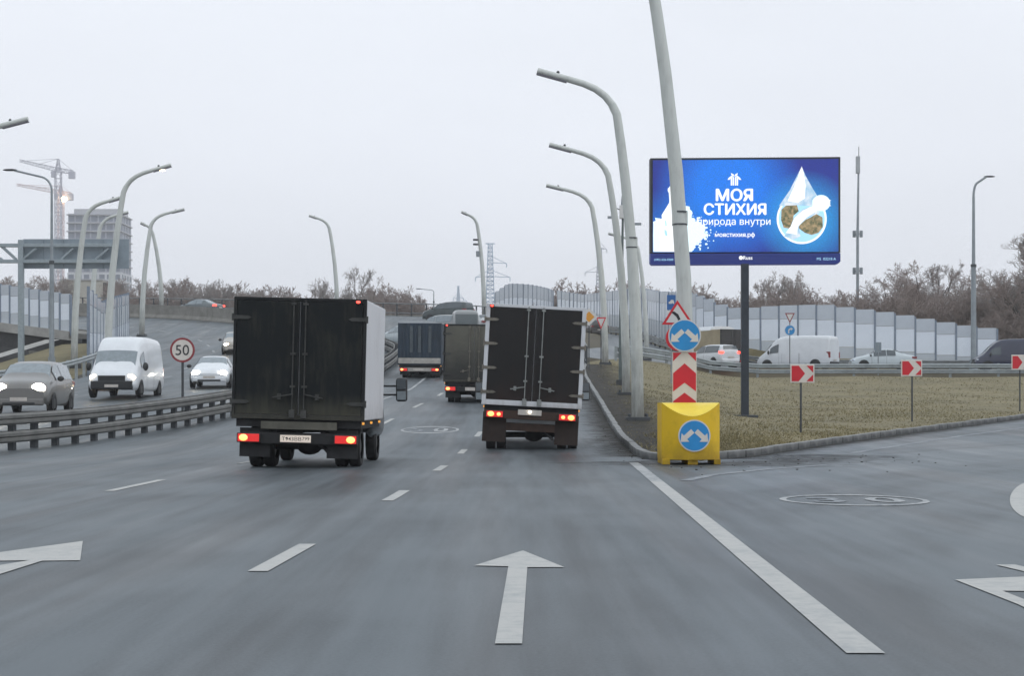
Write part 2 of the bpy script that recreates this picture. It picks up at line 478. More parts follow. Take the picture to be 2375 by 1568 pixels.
mat('lens_red', (0.35, 0.015, 0.012), 0.25, emit=(1.0, 0.030, 0.03), estr=0.5)
mat('lens_red_bright', (0.5, 0.02, 0.02), 0.25, emit=(1.0, 0.06, 0.04), estr=4.0)
mat('lens_core', (0.9, 0.5, 0.3), 0.25, emit=(1.0, 0.27, 0.055), estr=2.8)
mat('lens_red_dim', (0.10, 0.012, 0.012), 0.3, emit=(1.0, 0.03, 0.03), estr=0.06)
mat('headlight', (0.9, 0.88, 0.8), 0.1, emit=(1.0, 0.93, 0.80), estr=24.0)
mat('headlight_rim', (0.7, 0.7, 0.68), 0.15, emit=(1.0, 0.90, 0.74), estr=5.0)  # whole headlight shell glows, standing in for glare
mat('headlight_warm', (0.9, 0.8, 0.6), 0.1, emit=(1.0, 0.74, 0.42), estr=20.0)
mat('plate_white', (0.50, 0.46, 0.42), 0.5, var=0.12, scale=10)
mat('plate_lit', (0.6, 0.55, 0.5), 0.5, var=0.1, scale=10, emit=(1.0, 0.80, 0.62), estr=0.25)
mat('plate_ink', (0.03, 0.028, 0.026), 0.6)
mat('sign_white', (0.62, 0.61, 0.59), 0.45, var=0.06, scale=3)
mat('sign_cream', (0.66, 0.61, 0.55), 0.45, var=0.08, scale=3)
mat('sign_red', (0.58, 0.010, 0.022), 0.4, var=0.08, scale=3)
mat('sign_red_dim', (0.26, 0.035, 0.04), 0.5, var=0.12, scale=3)
mat('sign_blue', (0.012, 0.24, 0.56), 0.35, var=0.10, scale=4)
mat('sign_blue_dark', (0.012, 0.11, 0.34), 0.4, var=0.10, scale=4)
mat('sign_black', (0.015, 0.015, 0.018), 0.5)
mat('sign_orange', (0.68, 0.30, 0.03), 0.5, var=0.08)
mat('sign_rim', (0.55, 0.58, 0.62), 0.5, var=0.05)
dirty('barrel_yellow', (0.74, 0.47, 0.016), (0.12, 0.075, 0.02), -0.06, 0.52, 0.45, 0.7, 2.6, streak=False, cover=-0.05)
mat('barrel_top', (0.85, 0.64, 0.05), 0.45, var=0.08, scale=3)
mat('bark', (0.085, 0.075, 0.07), 0.95, c2=(0.16, 0.14, 0.13), scale=2, bump=0.4)
mat('twig', (0.25, 0.20, 0.18), 0.95, c2=(0.35, 0.285, 0.255), scale=0.3)
mat('twig_grey', (0.26, 0.235, 0.22), 0.95, c2=(0.36, 0.32, 0.30), scale=0.3)

# ------------------------------------------------------------------ ground, roads, kerbs
def grid_obj(name, P, m, kind='structure', parent=None, smooth=True):
    nr, nc = P.shape[:2]
    v = P.reshape(-1, 3)
    idx = np.arange(nr * nc).reshape(nr, nc)
    f = np.stack([idx[:-1, :-1], idx[:-1, 1:], idx[1:, 1:], idx[1:, :-1]], -1).reshape(-1, 4)
    me = bpy.data.meshes.new(name); me.from_pydata(v.tolist(), [], f.tolist())
    me.materials.append(MATS[m])
    if smooth: me.polygons.foreach_set('use_smooth', [True] * len(me.polygons))
    me.update()
    o = bpy.data.objects.new(name, me); col.objects.link(o)
    if parent is not None: o.parent = parent
    if kind: o['kind'] = kind
    return o

def resample(pts, n):
    p = np.array(pts, float)
    # smooth Catmull-Rom through the points, then even spacing
    q = []
    for i in range(len(p) - 1):
        a = p[max(i - 1, 0)]; b = p[i]; c = p[i + 1]; d = p[min(i + 2, len(p) - 1)]
        for t in np.linspace(0, 1, 20, endpoint=False):
            q.append(0.5 * ((2 * b) + (c - a) * t + (2 * a - 5 * b + 4 * c - d) * t * t + (3 * b - a - 3 * c + d) * t ** 3))
    q.append(p[-1]); q = np.array(q)
    s = np.r_[0, np.cumsum(np.linalg.norm(np.diff(q, axis=0), axis=1))]
    u = np.linspace(0, s[-1], n)
    return np.stack([np.interp(u, s, q[:, k]) for k in range(q.shape[1])], 1)
def path_len(pts):
    q = resample(pts, 400); return float(np.linalg.norm(np.diff(q, axis=0), axis=1).sum())

MEDIAN = [(-15.0, 6), (-13.3, 20), (-12.2, 30), (-11.1, 37.5), (-9.95, 45), (-8.9, 52.5), (-8.0, 62), (-7.3, 75), (-6.9, 88), (-7.0, 105), (-10, 122),
          (-16, 137), (-23.5, 145), (-34.4, 154), (-60, 163)]
OUTER = [(4.25, 98), (4.2, 110), (2.4, 130), (-2.6, 150), (-11.6, 157), (-22, 163), (-36, 169), (-62, 175)]
ONC = [(-22.5, 98), (-25, 112), (-28.5, 126), (-34, 137), (-46, 146), (-64, 151)]

# terrain: one sheet to the horizon, lying under roads and grass
gx = np.unique(np.r_[np.linspace(-1300, -120, 12), np.linspace(-120, 120, 61), np.linspace(120, 1300, 12)])
gy = np.unique(np.r_[np.linspace(-120, -40, 4), np.linspace(-40, 260, 76), np.linspace(260, 1700, 14)])
P = np.zeros((len(gy), len(gx), 3))
for i, y in enumerate(gy):
    for j, x in enumerate(gx):
        z = Z(x, min(max(y, -50), 230)) if x < 60 else float(Rz(min(y, 300)))
        if x < -23:      # low ground beside the flyover
            t = min(1, (-23 - x) / 9); z = z * (1 - t) + min(z, 1.2) * t
        d = 0.35 + 1.6 * min(1, max(0, (y - 96) / 16))
        if y > 190:
            t = min(1, (y - 190) / 60); z = z * (1 - t) + 4.5 * t
        P[i, j] = (x, y, z - d)
grid_obj('ground', P, 'terrain')

# the near carriageways: one asphalt sheet from kerb to kerb
XL = [(-20, -24), (20, -22), (60, -21), (80, -21.3), (99, -22.7)]
yy = np.unique(np.r_[np.arange(-14, 36, 1.0), np.arange(36, 99.1, 0.75)])
P = np.zeros((len(yy), 70, 3))
for i, y in enumerate(yy):
    xl = np.interp(y, [a for a, b in XL], [b for a, b in XL])
    xr = 62 if y < 96 else 62
    t = np.linspace(0, 1, 70)
    xs = xl + (xr - xl) * t
    if y > 34: xs = np.r_[np.linspace(xl, kerb_left(y) + .3, 28), np.linspace(kerb_left(y) + .6, 62, 42)]
    else: xs = np.r_[np.linspace(xl, 3.0, 28), np.linspace(3.3, 62, 42)]
    for j, x in enumerate(xs): P[i, j] = (x, y, Z(x, y))
road = grid_obj('road', P, 'asphalt')

# the flyover, rising and swinging left
a = resample(ONC, 60); b = resample(OUTER, 60)
P = np.zeros((60, 26, 3))
for i in range(60):
    for j in range(26):
        p = a[i] * (1 - j / 25) + b[i] * j / 25
        P[i, j] = (p[0], p[1], float(Mz(p[1])) + 0.012)
flyover = grid_obj('flyover_road', P, 'asphalt')
# its side faces
for pts, nm in ((b, 'retaining_wall'), (a, 'retaining_wall')):
    Q = np.zeros((60, 2, 3))
    for i in range(60):
        z = float(Mz(pts[i][1]))
        Q[i, 0] = (pts[i][0], pts[i][1], z + 0.01); Q[i, 1] = (pts[i][0], pts[i][1], z - 4.5)
    grid_obj(nm, Q, 'concrete', None, flyover)

# the ramp that runs in from the right behind the grass
RAMP = [(95, 122.5, 2.9), (60, 122, 3.0), (40, 121.5, 3.05), (25, 121.5, 3.1), (16, 123.5, 3.3), (10.5, 131, 4.15), (8.2, 145, 5.3), (6.8, 165, 6.85), (3, 186, 8.5), (-8, 205, 10)]
rc = resample(RAMP, 90)
P = np.zeros((90, 10, 3)); ramp_n = np.zeros((90, 2))
for i in range(90):
    d = rc[min(i + 1, 89)] - rc[max(i - 1, 0)]; d = d[:2] / np.linalg.norm(d[:2]); nrm = np.array([d[1], -d[0]]); ramp_n[i] = nrm
    for j in range(10):
        q = (j / 9 - 0.5) * 9.6
        P[i, j] = (rc[i][0] + nrm[0] * q, rc[i][1] + nrm[1] * q, rc[i][2] + 0.02)
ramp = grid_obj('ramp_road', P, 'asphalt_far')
for sgn in (-1, 1):
    Q = np.zeros((90, 2, 3))
    for i in range(90):
        x, y = rc[i][:2] + ramp_n[i] * 4.8 * sgn
        Q[i, 0] = (x, y, rc[i][2] + .02); Q[i, 1] = (x + ramp_n[i][0] * 2.0 * sgn, y + ramp_n[i][1] * 2.0 * sgn, rc[i][2] - 1.6)
    grid_obj('verge', Q, 'terrain', None, ramp)
# rising bank under the noise wall
Q = np.zeros((90, 3, 3))
for i in range(90):
    for j, (o_, dz) in enumerate(((4.7, -0.02), (7.5, 1.0), (30, 0.2))):
        x, y = rc[i][:2] + ramp_n[i] * o_
        Q[i, j] = (x, y, rc[i][2] + dz)
if True:
    grid_obj('bank', Q, 'grass_soil')

# grass island
ys = np.unique(np.r_[np.linspace(32.7, 36, 12), np.arange(36.5, 112.1, 0.75)])
P = np.zeros((len(ys), 60, 3))
def isle_z(x, y): return Z(x, y) + 0.11 + 0.09 * noise.noise(Vector((x * 0.16, y * 0.07, 3.1))) * min(1, max(0, (y - 38) / 10))
for i, y in enumerate(ys):
    l_, r_ = kerb_left(y) + .10, kerb_right(y) - .10
    for j in range(60):
        t = (j / 59) ** 1.4
        x = l_ + (r_ - l_) * t
        P[i, j] = (x, y, isle_z(x, y))
isle = grid_obj('grass_island', P, 'grass_soil')
# winter grass
nb = 38000
v = []; f = []
cnt = 0
while cnt < nb:
    y = 33 + (rng.random() ** 1.7) * 78
    l_, r_ = kerb_left(y) + .12, kerb_right(y) - .12
    x = l_ + (r_ - l_) * rng.random()
    if x / y > 0.33: continue
    if noise.noise(Vector((x * .35, y * .12, 7.7))) + .5 * noise.noise(Vector((x * 1.1, y * .5, 1.7))) > .30 and rng.random() < .8: continue
    # wheel spray keeps the strip by the main road bare
    if x - l_ < 0.9 + 0.5 * math.sin(y * 0.7) and rng.random() < 0.85: continue
    z = isle_z(x, y) - 0.01
    h = rng.uniform(0.02, 0.06) * (1 + 0.8 * noise.noise(Vector((x * .5, y * .2, 0)))) + y * 0.0002
    a_ = rng.uniform(0, math.pi); w_ = rng.uniform(0.008, 0.018) * (0.6 + y / 60)
    lx, ly = rng.normal(0, 0.04, 2)
    k = len(v)
    v += [(x - w_ * math.cos(a_), y - w_ * math.sin(a_), z), (x + w_ * math.cos(a_), y + w_ * math.sin(a_), z), (x + lx, y + ly, z + h)]
    f.append((k, k + 1, k + 2)); cnt += 1
me = bpy.data.meshes.new('grass'); me.from_pydata(v, [], f); me.materials.append(MATS['grass_blade'])
g = bpy.data.objects.new('grass', me); col.objects.link(g)
tag(g, 'short faded winter grass covering the traffic island', 'grass', kind='stuff')
# leaf litter and grit in the gutters beside the island tip
b_ = MB()
for k in range(300):
    if k % 3:
        y = 30 + rng.random() * 40; x = kerb_left(max(y, 33)) - abs(rng.normal(0.05, 0.22)) - .05
        if y < 33: x = 2.8 + rng.normal(0, .5)
    else:
        x = rng.uniform(2.2, 9); y = 31.5 - abs(rng.normal(0, 2.4)) + max(0, (x - 3.2)) * 0.95
    if y < 20 or (2.6 < x < 3.8 and 30 < y < 32.4) or (x > kerb_left(y) - .03 and y > 32.4 and x < kerb_right(y) + .03): continue
    r_ = 0.004 + 0.016 * rng.random() ** 3
    z = Z(x, y)
    b_.box(x - r_, x + r_, y - r_, y + r_, z - 0.002, z + r_ * .8, 0)
tag(b_.build('gutter_grit', 'dirt'), 'dark grit and leaf litter lying in the gutter round the island', 'grit', kind='stuff')

# spray-black mud: a fading film along the kerb feet and on the first metre of grass
def film_mat(name, c0, c1, scale):
    m = bpy.data.materials.new(name); m.use_nodes = True; n = m.node_tree.nodes; l = m.node_tree.links; b = n['Principled BSDF']
    b.inputs['Roughness'].default_value = .85; b.inputs['Specular IOR Level'].default_value = .2
    at = n.new('ShaderNodeAttribute'); at.attribute_name = 'cover'
    t = n.new('ShaderNodeTexCoord'); nz = n.new('ShaderNodeTexNoise'); nz.inputs['Scale'].default_value = scale; nz.inputs['Detail'].default_value = 8; nz.inputs['Roughness'].default_value = .7
    l.new(t.outputs['Object'], nz.inputs['Vector'])
    a = n.new('ShaderNodeMath'); a.operation = 'ADD'; l.new(at.outputs['Fac'], a.inputs[0]); l.new(nz.outputs[0], a.inputs[1])
    mr = n.new('ShaderNodeMapRange'); mr.inputs[1].default_value = .62; mr.inputs[2].default_value = 1.15; mr.inputs[4].default_value = .9; l.new(a.outputs[0], mr.inputs[0]); l.new(mr.outputs[0], b.inputs['Alpha'])
    mx = n.new('ShaderNodeMix'); mx.data_type = 'RGBA'; l.new(nz.outputs[0], mx.inputs[0]); mx.inputs[6].default_value = (*c0, 1); mx.inputs[7].default_value = (*c1, 1); l.new(mx.outputs[2], b.inputs['Base Color'])
    MATS[name] = m
film_mat('mud_film', (.018, .017, .016), (.055, .048, .038), 2.2)
def film(name, path, offs, cov, zf, parent):
    pts = np.array(path, float); v = []; f = []; cv = []
    for i in range(len(pts)):
        d = pts[min(i + 1, len(pts) - 1)] - pts[max(i - 1, 0)]; d /= np.linalg.norm(d); nn = np.array([d[1], -d[0]])
        for o_, c_ in zip(offs, cov):
            q = pts[i] + nn * o_; v.append((q[0], q[1], zf(q[0], q[1]))); cv.append(c_)
    k = len(offs)
    for i in range(len(pts) - 1):
        for j in range(k - 1): f.append((i * k + j, i * k + j + 1, (i + 1) * k + j + 1, (i + 1) * k + j))
    o = MB().add(v, f).build(name, 'mud_film', parent)
    at = o.data.attributes.new('cover', 'FLOAT', 'POINT'); at.data.foreach_set('value', cv)
    return o
lk = [(kerb_left(y), y) for y in np.arange(34.6, 98, 1.0)]
film('mud_verge', lk, (.09, .6, 1.2, 2.0, 2.9), (.75, .6, .42, .22, -.2), lambda x, y: isle_z(x, y) + .012, isle)
film('gutter_dirt', lk, (-1.5, -1.0, -.5, -.08), (-.2, .12, .34, .62), lambda x, y: Z(x, y) + .0035, road)
rk = [(kerb_right(y), y) for y in np.arange(33.6, 96, 1.0)]
film('gutter_dirt', rk, (.08, .35, .8, 1.3), (.60, .36, .1, -.2), lambda x, y: Z(x, y) + .0035, road)
film('gutter_dirt', [(2.2, 32.4), (2.6, 31.7), (3.2, 31.2), (4.2, 31.2), (5.2, 32.6), (6.5, 35.6)], (-1.6, -.9, -.2, .6, 1.4, 2.4, 3.6), (-.2, .2, .34, .30, .2, .08, -.2), lambda x, y: Z(x, y) + .0028, road)
film('mud_verge', [(2.9, 33.4), (3.6, 33.4), (4.3, 34.2), (5.2, 36)], (-1.6, -.7, -.12), (-.2, .4, .75), lambda x, y: isle_z(x, y) + .013, isle)

# kerb stones, one by one
kerb = empty('kerb'); kerb['kind'] = 'structure'
ks = MB().box(-0.075, 0.075, -0.495, 0.495, -0.2, 0.16); ks_o = ks.build('kerb_stone', 'kerb_stone', kerb, bevel=0.012)
KP = [(4.25, 99)] + [(kerb_left(y), y) for y in (92, 80, 70, 60, 50, 42, 37, 34.6, 33.4)] + [(2.86, 32.75), (3.2, 32.55), (3.7, 32.95)] + \
     [(kerb_right(y), y) for y in (34.5, 37, 40, 44, 48.6, 56, 64, 74, 84, 96)]
n = int(path_len(KP)); kp = resample(KP, n + 1)
for i in range(n):
    p = (kp[i] + kp[i + 1]) / 2; d = kp[i + 1] - kp[i]
    L = float(np.linalg.norm(d))
    if i == 0: o = ks_o
    else: o = bpy.data.objects.new('kerb_stone', ks_o.data); col.objects.link(o); o.parent = kerb; m_ = o.modifiers.new('bevel', 'BEVEL'); m_.width = .012; m_.segments = 2
    dz = Z(*kp[i + 1]) - Z(*kp[i])
    o.location = (p[0] + rng.normal(0, .006), p[1], Z(p[0], p[1]) + rng.normal(-0.01, .006))
    o.rotation_euler = (math.atan2(dz, L), rng.normal(0, .01), math.atan2(-d[0], d[1]) + rng.normal(0, .008))
    o.scale = (1, L / 1.0, 1)

# ---- painted markings
def lay(name, pts, m='road_paint', parent=road, up=0.006, zf=Z):
    """a painted patch, subdivided so that it follows the road"""
    v = [(x, y, zf(x, y) + up) for x, y in pts]
    return MB().add(v, [tuple(range(len(v)))]).build(name, m, parent)
def strip(name, pts, wd, m='road_paint', up=0.006, zf=Z, parent=road):
    pts = np.array(pts, float); v = []; f = []
    for i in range(len(pts)):
        d = pts[min(i + 1, len(pts) - 1)] - pts[max(i - 1, 0)]; d /= np.linalg.norm(d); nn = np.array([d[1], -d[0]]) * wd / 2
        for s_ in (-1, 1):
            q = pts[i] + nn * s_; v.append((q[0], q[1], zf(q[0], q[1]) + up))
    for i in range(len(pts) - 1): f.append((2 * i, 2 * i + 1, 2 * i + 3, 2 * i + 2))
    return MB().add(v, f).build(name, m, parent)
def dashes(line, y0, y1, dash, period, wd=0.14, m='road_paint'):
    xs = [p[0] for p in line]; ysn = [p[1] for p in line]
    y = y0
    while y < y1:
        strip('lane_dash', [(np.interp(q, ysn, xs), q) for q in np.linspace(y, y + dash, 4)], wd, m)
        y += period
L1 = [(-2.1, -2), (-1.76, 11.5), (-1.41, 20.9), (-1.19, 29.8), (-1.0, 41.4), (-0.35, 62), (0.2, 98)]
L2 = [(-5.6, -2), (-5.14, 21.9), (-4.94, 31.2), (-3.75, 50), (-3.3, 60), (-2.95, 66), (-2.4, 98)]
L3 = [(-9.4, -2), (-8.7, 22), (-8.1, 36), (-6.3, 50), (-4.9, 64), (-4.4, 75), (-4.4, 98)]
dashes(L1, 11.85, 98, 2.2, 8.1)
dashes(L2, 3.6, 98, 3.0, 9.2, 0.13)
strip('edge_line', [(np.interp(q, [p[1] for p in L3], [p[0] for p in L3]), q) for q in np.arange(57, 98, 2.0)], 0.12, 'road_paint_worn')
strip('edge_line', [(2.12 + (27 - q) * -0.0247, q) for q in np.linspace(8.05, 24.5, 16)], 0.18, 'road_paint')
strip('edge_line', [(2.12 + (27 - q) * -0.0247, q) for q in np.linspace(24.52, 31.5, 8)], 0.18, 'road_paint_worn')
# line beside the exit road's island kerb, a worn nose mark
strip('edge_line', [(kerb_right(q) + 1.15 + (q - 36) * .02, q - 1.3) for q in np.linspace(37.5, 95, 40)], 0.16, 'road_paint_faded')
strip('edge_line', [(2.5, 24.8), (3.1, 26.6), (4.2, 28.6), (5.6, 30.6)], 0.18, 'road_paint_faded')
# straight arrow in our lane
def gpt(xd, yd):       # level road close to the car
    Y = FOC * CAM_H / (yd - 922.0); return (PX(xd, Y), Y)
lay('lane_arrow', [gpt(*p) for p in ((1148, 1496), (1211, 1496), (1223, 1318), (1309, 1318), (1213, 1279), (1100, 1314), (1179, 1316))])
# bent arrow of the next lane
lay('lane_arrow', [gpt(*p) for p in ((192, 1257), (186, 1302), (98, 1303), (0, 1334), (-110, 1372), (-150, 1360), (-30, 1318), (68, 1302), (-60, 1304), (-60, 1290), (0, 1283))])
# arrow of the exit lane and its lane line
lay('lane_arrow', [gpt(*p) for p in ((2215, 1347), (2470, 1336), (2470, 1375), (2325, 1373), (2470, 1430), (2460, 1452), (2360, 1404))])
strip('lane_dash', [gpt(2332, 1312), gpt(2460, 1342)], 0.14)
# white oval edge of the far exit marking
lay('road_roundel', [gpt(2410 + 68 * math.cos(t), 1161 + 46 * math.sin(t)) for t in np.linspace(0, 2 * math.pi, 36, endpoint=False)])
def roundel(xd, yd, rx, ry, m, txt, zf=Z, tilt=0.0):
    Y = FOC * CAM_H / (yd - 922.0)
    return Y
def ground_ring(cx, cy, rx, ry, wx, wy, m):
    n = 44; v = []; f = []
    for k in range(n):
        t = 2 * math.pi * k / n
        for q in (0, 1):
            x = cx + (rx - wx * q) * math.cos(t); y = cy + (ry - wy * q) * math.sin(t); v.append((x, y, Z(x, y) + .006))
    for k in range(n):
        j = (k + 1) % n; f.append((2 * k, 2 * j, 2 * j + 1, 2 * k + 1))
    return MB().add(v, f).build('speed_roundel', m, road)
def ground_digit(ch, cx, cy, w_, h_, m):
    cu = bpy.data.curves.new('t', 'FONT'); cu.body = ch; cu.align_x = 'CENTER'; cu.align_y = 'CENTER'; cu.fill_mode = 'FRONT'; cu.resolution_u = 4; cu.offset = 0.02
    to = bpy.data.objects.new('t', cu); col.objects.link(to)
    me = bpy.data.meshes.new_from_object(to.evaluated_get(bpy.context.evaluated_depsgraph_get())); bpy.data.objects.remove(to)
    co = np.empty(len(me.vertices) * 3); me.vertices.foreach_get('co', co); co = co.reshape(-1, 3)
    lo, hi = co.min(0), co.max(0)
    co = np.array([((p[0] - (lo[0] + hi[0]) / 2) / (hi[0] - lo[0]) * w_ + cx, (p[1] - (lo[1] + hi[1]) / 2) / (hi[1] - lo[1]) * h_ + cy, 0) for p in co])
    co[:, 2] = [Z(x, y) + .007 for x, y, _ in co]
    me.vertices.foreach_set('co', co.ravel()); me.update(); me.materials.clear(); me.materials.append(MATS[m])
    o = bpy.data.objects.new('speed_digit', me); col.objects.link(o); o.parent = road
c = gpt(2000, 1161)
ground_ring(c[0] - .1, c[1], 0.85, 1.1, .075, .19, 'road_paint_worn')
ground_digit('0', c[0] + .26, c[1], .42, .95, 'road_paint_worn'); ground_digit('3', c[0] - .42, c[1], .38, .95, 'road_paint_faded')
ground_ring(-2.25, 47.3, 0.80, 1.6, .075, .35, 'road_paint_worn')
ground_digit('0', -1.95, 47.3, .40, 1.7, 'road_paint_worn'); ground_digit('5', -2.6, 47.3, .36, 1.7, 'road_paint_faded')
# far carriageway lines
def Mzz(x, y): return float(Mz(y)) + .012
mm = resample([p for p in ONC], 40); me_ = resample([p for p in MEDIAN if p[1] > 97], 40)
for fr in (0.33, 0.66):
    for i in range(0, 36, 3):
        strip('lane_dash', [mm[q] * (1 - fr) + me_[q] * fr for q in (i, i + 1)], 0.15, 'road_paint_worn', zf=Mzz, parent=flyover)
strip('edge_line', mm[2:38] * .93 + me_[2:38] * .07, 0.15, 'road_paint_worn', zf=Mzz, parent=flyover)
for yc, xc in ((56, -17.5), (66, -17.4), (76, -17.3), (86, -17.6), (95, -18.2)):
    strip('lane_dash', [(xc, yc), (xc, yc + 3)], .14, 'road_paint_worn')
strip('edge_line', [(-10.3, 62), (-9.6, 75), (-9.2, 88), (-9.2, 98)], .14, 'road_paint_worn')
# ------------------------------------------------------------------ guardrails and walls
def w_beam(pts, zs, h=0.3, side=1, th=0.05):
    """a W-profile rail swept along a path; returns an MB"""
    prof = [(0, -h / 2), (th, -h / 2 + .04), (th, -h / 2 + .10), (0.008, 0), (th, h / 2 - .10), (th, h / 2 - .04), (0, h / 2), (-0.01, h / 2), (-0.01, -h / 2)]
    b = MB(); v = []; f = []; n = len(prof)
    for i in range(len(pts)):
        d = pts[min(i + 1, len(pts) - 1)] - pts[max(i - 1, 0)]; d = d[:2] / np.linalg.norm(d[:2]); nn = np.array([d[1], -d[0]]) * side
        for q, zz in prof: v.append((pts[i][0] + nn[0] * q, pts[i][1] + nn[1] * q, zs[i] + zz))
    for i in range(len(pts) - 1):
        for k in range(n):
            j = (k + 1) % n; f.append((i * n + k, (i + 1) * n + k, (i + 1) * n + j, i * n + j))
    return b.add(v, f)

def guardrail(name, label, path, zf, heights, side, post_gap, m='galvanised', post_m='steel_dark', top=0.75, off=0.12, double=False, h=0.3):
    L = path_len(path); n = max(2, int(L / post_gap)); p = resample(path, n + 1)
    root = thing(name, label, 'guardrail', (float(p[n // 2][0]), float(p[n // 2][1]), float(zf(*p[n // 2][:2]))))
    o0 = np.array(root.location)
    loc3 = np.c_[p[:, :2], [zf(*q[:2]) for q in p]] - o0
    pm = MB().box(-0.07, 0.07, -0.07, 0.07, -0.3, top + .05).mesh('post'); pm.materials.append(MATS[post_m])
    for i in range(n + 1):
        d = p[min(i + 1, n)] - p[max(i - 1, 0)]
        inst('post', pm, root, tuple(loc3[i]), (0, 0, math.atan2(-d[0], d[1])))
    sides = (side, -side) if double else (side,)
    for s_ in sides:
        for hz in heights:
            pp = []
            for i in range(n + 1):
                d = p[min(i + 1, n)] - p[max(i - 1, 0)]; d = d[:2] / np.linalg.norm(d[:2]); nn = np.array([d[1], -d[0]]) * s_
                pp.append(loc3[i][:2] + nn * off)
            w_beam(np.array(pp), [q[2] + hz for q in loc3], h, s_).build('rail', m, root, smooth=30)
    return root

mat('rail_grimy', (0.15, 0.148, 0.14), .7, .1, var=.35, scale=1.5)
near_med = [p for p in MEDIAN if p[1] <= 106] + [(-8.2, 113), (-10.5, 121.5)]
guardrail('median_guardrail', 'long grimy two-rail guardrail with dark posts down the median beside the speed limit sign', near_med, lambda x, y: float(Mz(y)),
          (0.30, 0.69), 1, 1.15, 'rail_grimy', 'steel_dark', 0.74, 0.14, True, 0.25)
guardrail('verge_guardrail', 'grey guardrail along the outer edge of the oncoming road below the gantry', [(-22.3, 62), (-22.4, 80), (-23.4, 96), (-25.4, 110)], lambda x, y: float(Mz(y)),
          (0.68,), 1, 2.4, 'galvanised', 'galvanised', 0.8, 0.12, False)
gpath = [(6.2, 103), (9.0, 110.5), (14, 112.6), (24, 112.6), (40, 112.6), (60, 113)]
guardrail('island_guardrail', 'pale steel guardrail along the back of the grass island', gpath, lambda x, y: Z(x, min(y, 112)) + .08, (0.72, 0.36), 1, 3.0, 'galvanised', 'galvanised', 0.85, 0.12, False, 0.28)
gp2 = [(rc[i][0] + ramp_n[i][0] * 4.6, rc[i][1] + ramp_n[i][1] * 4.6) for i in range(30, 88, 3)]
gz = [rc[i][2] for i in range(30, 88, 3)]
def ramp_zf(x, y):
    k = int(np.argmin((rc[:, 0] - x) ** 2 + (rc[:, 1] - y) ** 2)); return float(rc[k][2])
guardrail('ramp_guardrail', 'dark guardrail along the ramp in front of the noise wall', gp2, ramp_zf, (0.7, 0.36), -1, 2.6, 'galvanised_dirty', 'steel_dark', 0.82, 0.12, False)

# railing on the outer edge of the flyover
p = resample(OUTER, 78)
root = thing('bridge_railing', 'thin grey post-and-rail fence along the outer edge of the flyover curve', 'railing', (float(p[40][0]), float(p[40][1]), float(Mz(p[40][1]))))
o0 = np.array(root.location)
pm = MB().box(-.05, .05, -.05, .05, -.1, 1.15).mesh('post'); pm.materials.append(MATS['steel_dark'])
l3 = np.c_[p, [float(Mz(q[1])) for q in p]] - o0
for i in range(len(p)):
    d = p[min(i + 1, 77)] - p[max(i - 1, 0)]
    inst('post', pm, root, tuple(l3[i]), (0, 0, math.atan2(-d[0], d[1])))
for hz, r_ in ((1.14, .05), (0.30, .05)):
    MB().tube([tuple(q + np.array([0, 0, hz])) for q in l3], r_, 6).build('rail', 'galvanised_dirty', root)
for i in range(0, 77):
    a_, b_ = l3[i], l3[i + 1]
    q = np.array([a_, b_, b_, a_]); q[:2, 2] -= .05; q[2:, 2] += .16
    MB().add([tuple(x) for x in q], [(0, 1, 2, 3)]).build('plinth', 'concrete', root)

# concrete barrier between the carriageways on the curve
p = resample([(-10.5, 122), (-16, 137), (-23.5, 145), (-34.4, 154), (-60, 163)], 24)
root = thing('concrete_barrier', 'long tan concrete barrier wall dividing the curving flyover carriageways', 'barrier', (float(p[12][0]), float(p[12][1]), float(Mz(p[12][1]))))
o0 = np.array(root.location)
for i in range(23):
    a_, b_ = p[i], p[i + 1]; d = (b_ - a_); L = np.linalg.norm(d); d /= L; nn = np.array([d[1], -d[0]])
    bm_ = MB(); v = []
    for q, end in ((a_ + d * .015, 0), (b_ - d * .015, 1)):
        z = float(Mz(q[1])) - o0[2]
        for off, zz in ((-.3, -.3), (.3, -.3), (.3, .08), (.14, .35), (.11, 1.18), (-.11, 1.18), (-.14, .35), (-.3, .08)):
            v.append((q[0] + nn[0] * off - o0[0], q[1] + nn[1] * off - o0[1], z + zz))
    f = [tuple(range(8))[::-1], tuple(range(8, 16))] + [(k, (k + 1) % 8, 8 + (k + 1) % 8, 8 + k) for k in range(8)]
    bm_.add(v, f).build('wall_segment', 'concrete', root)

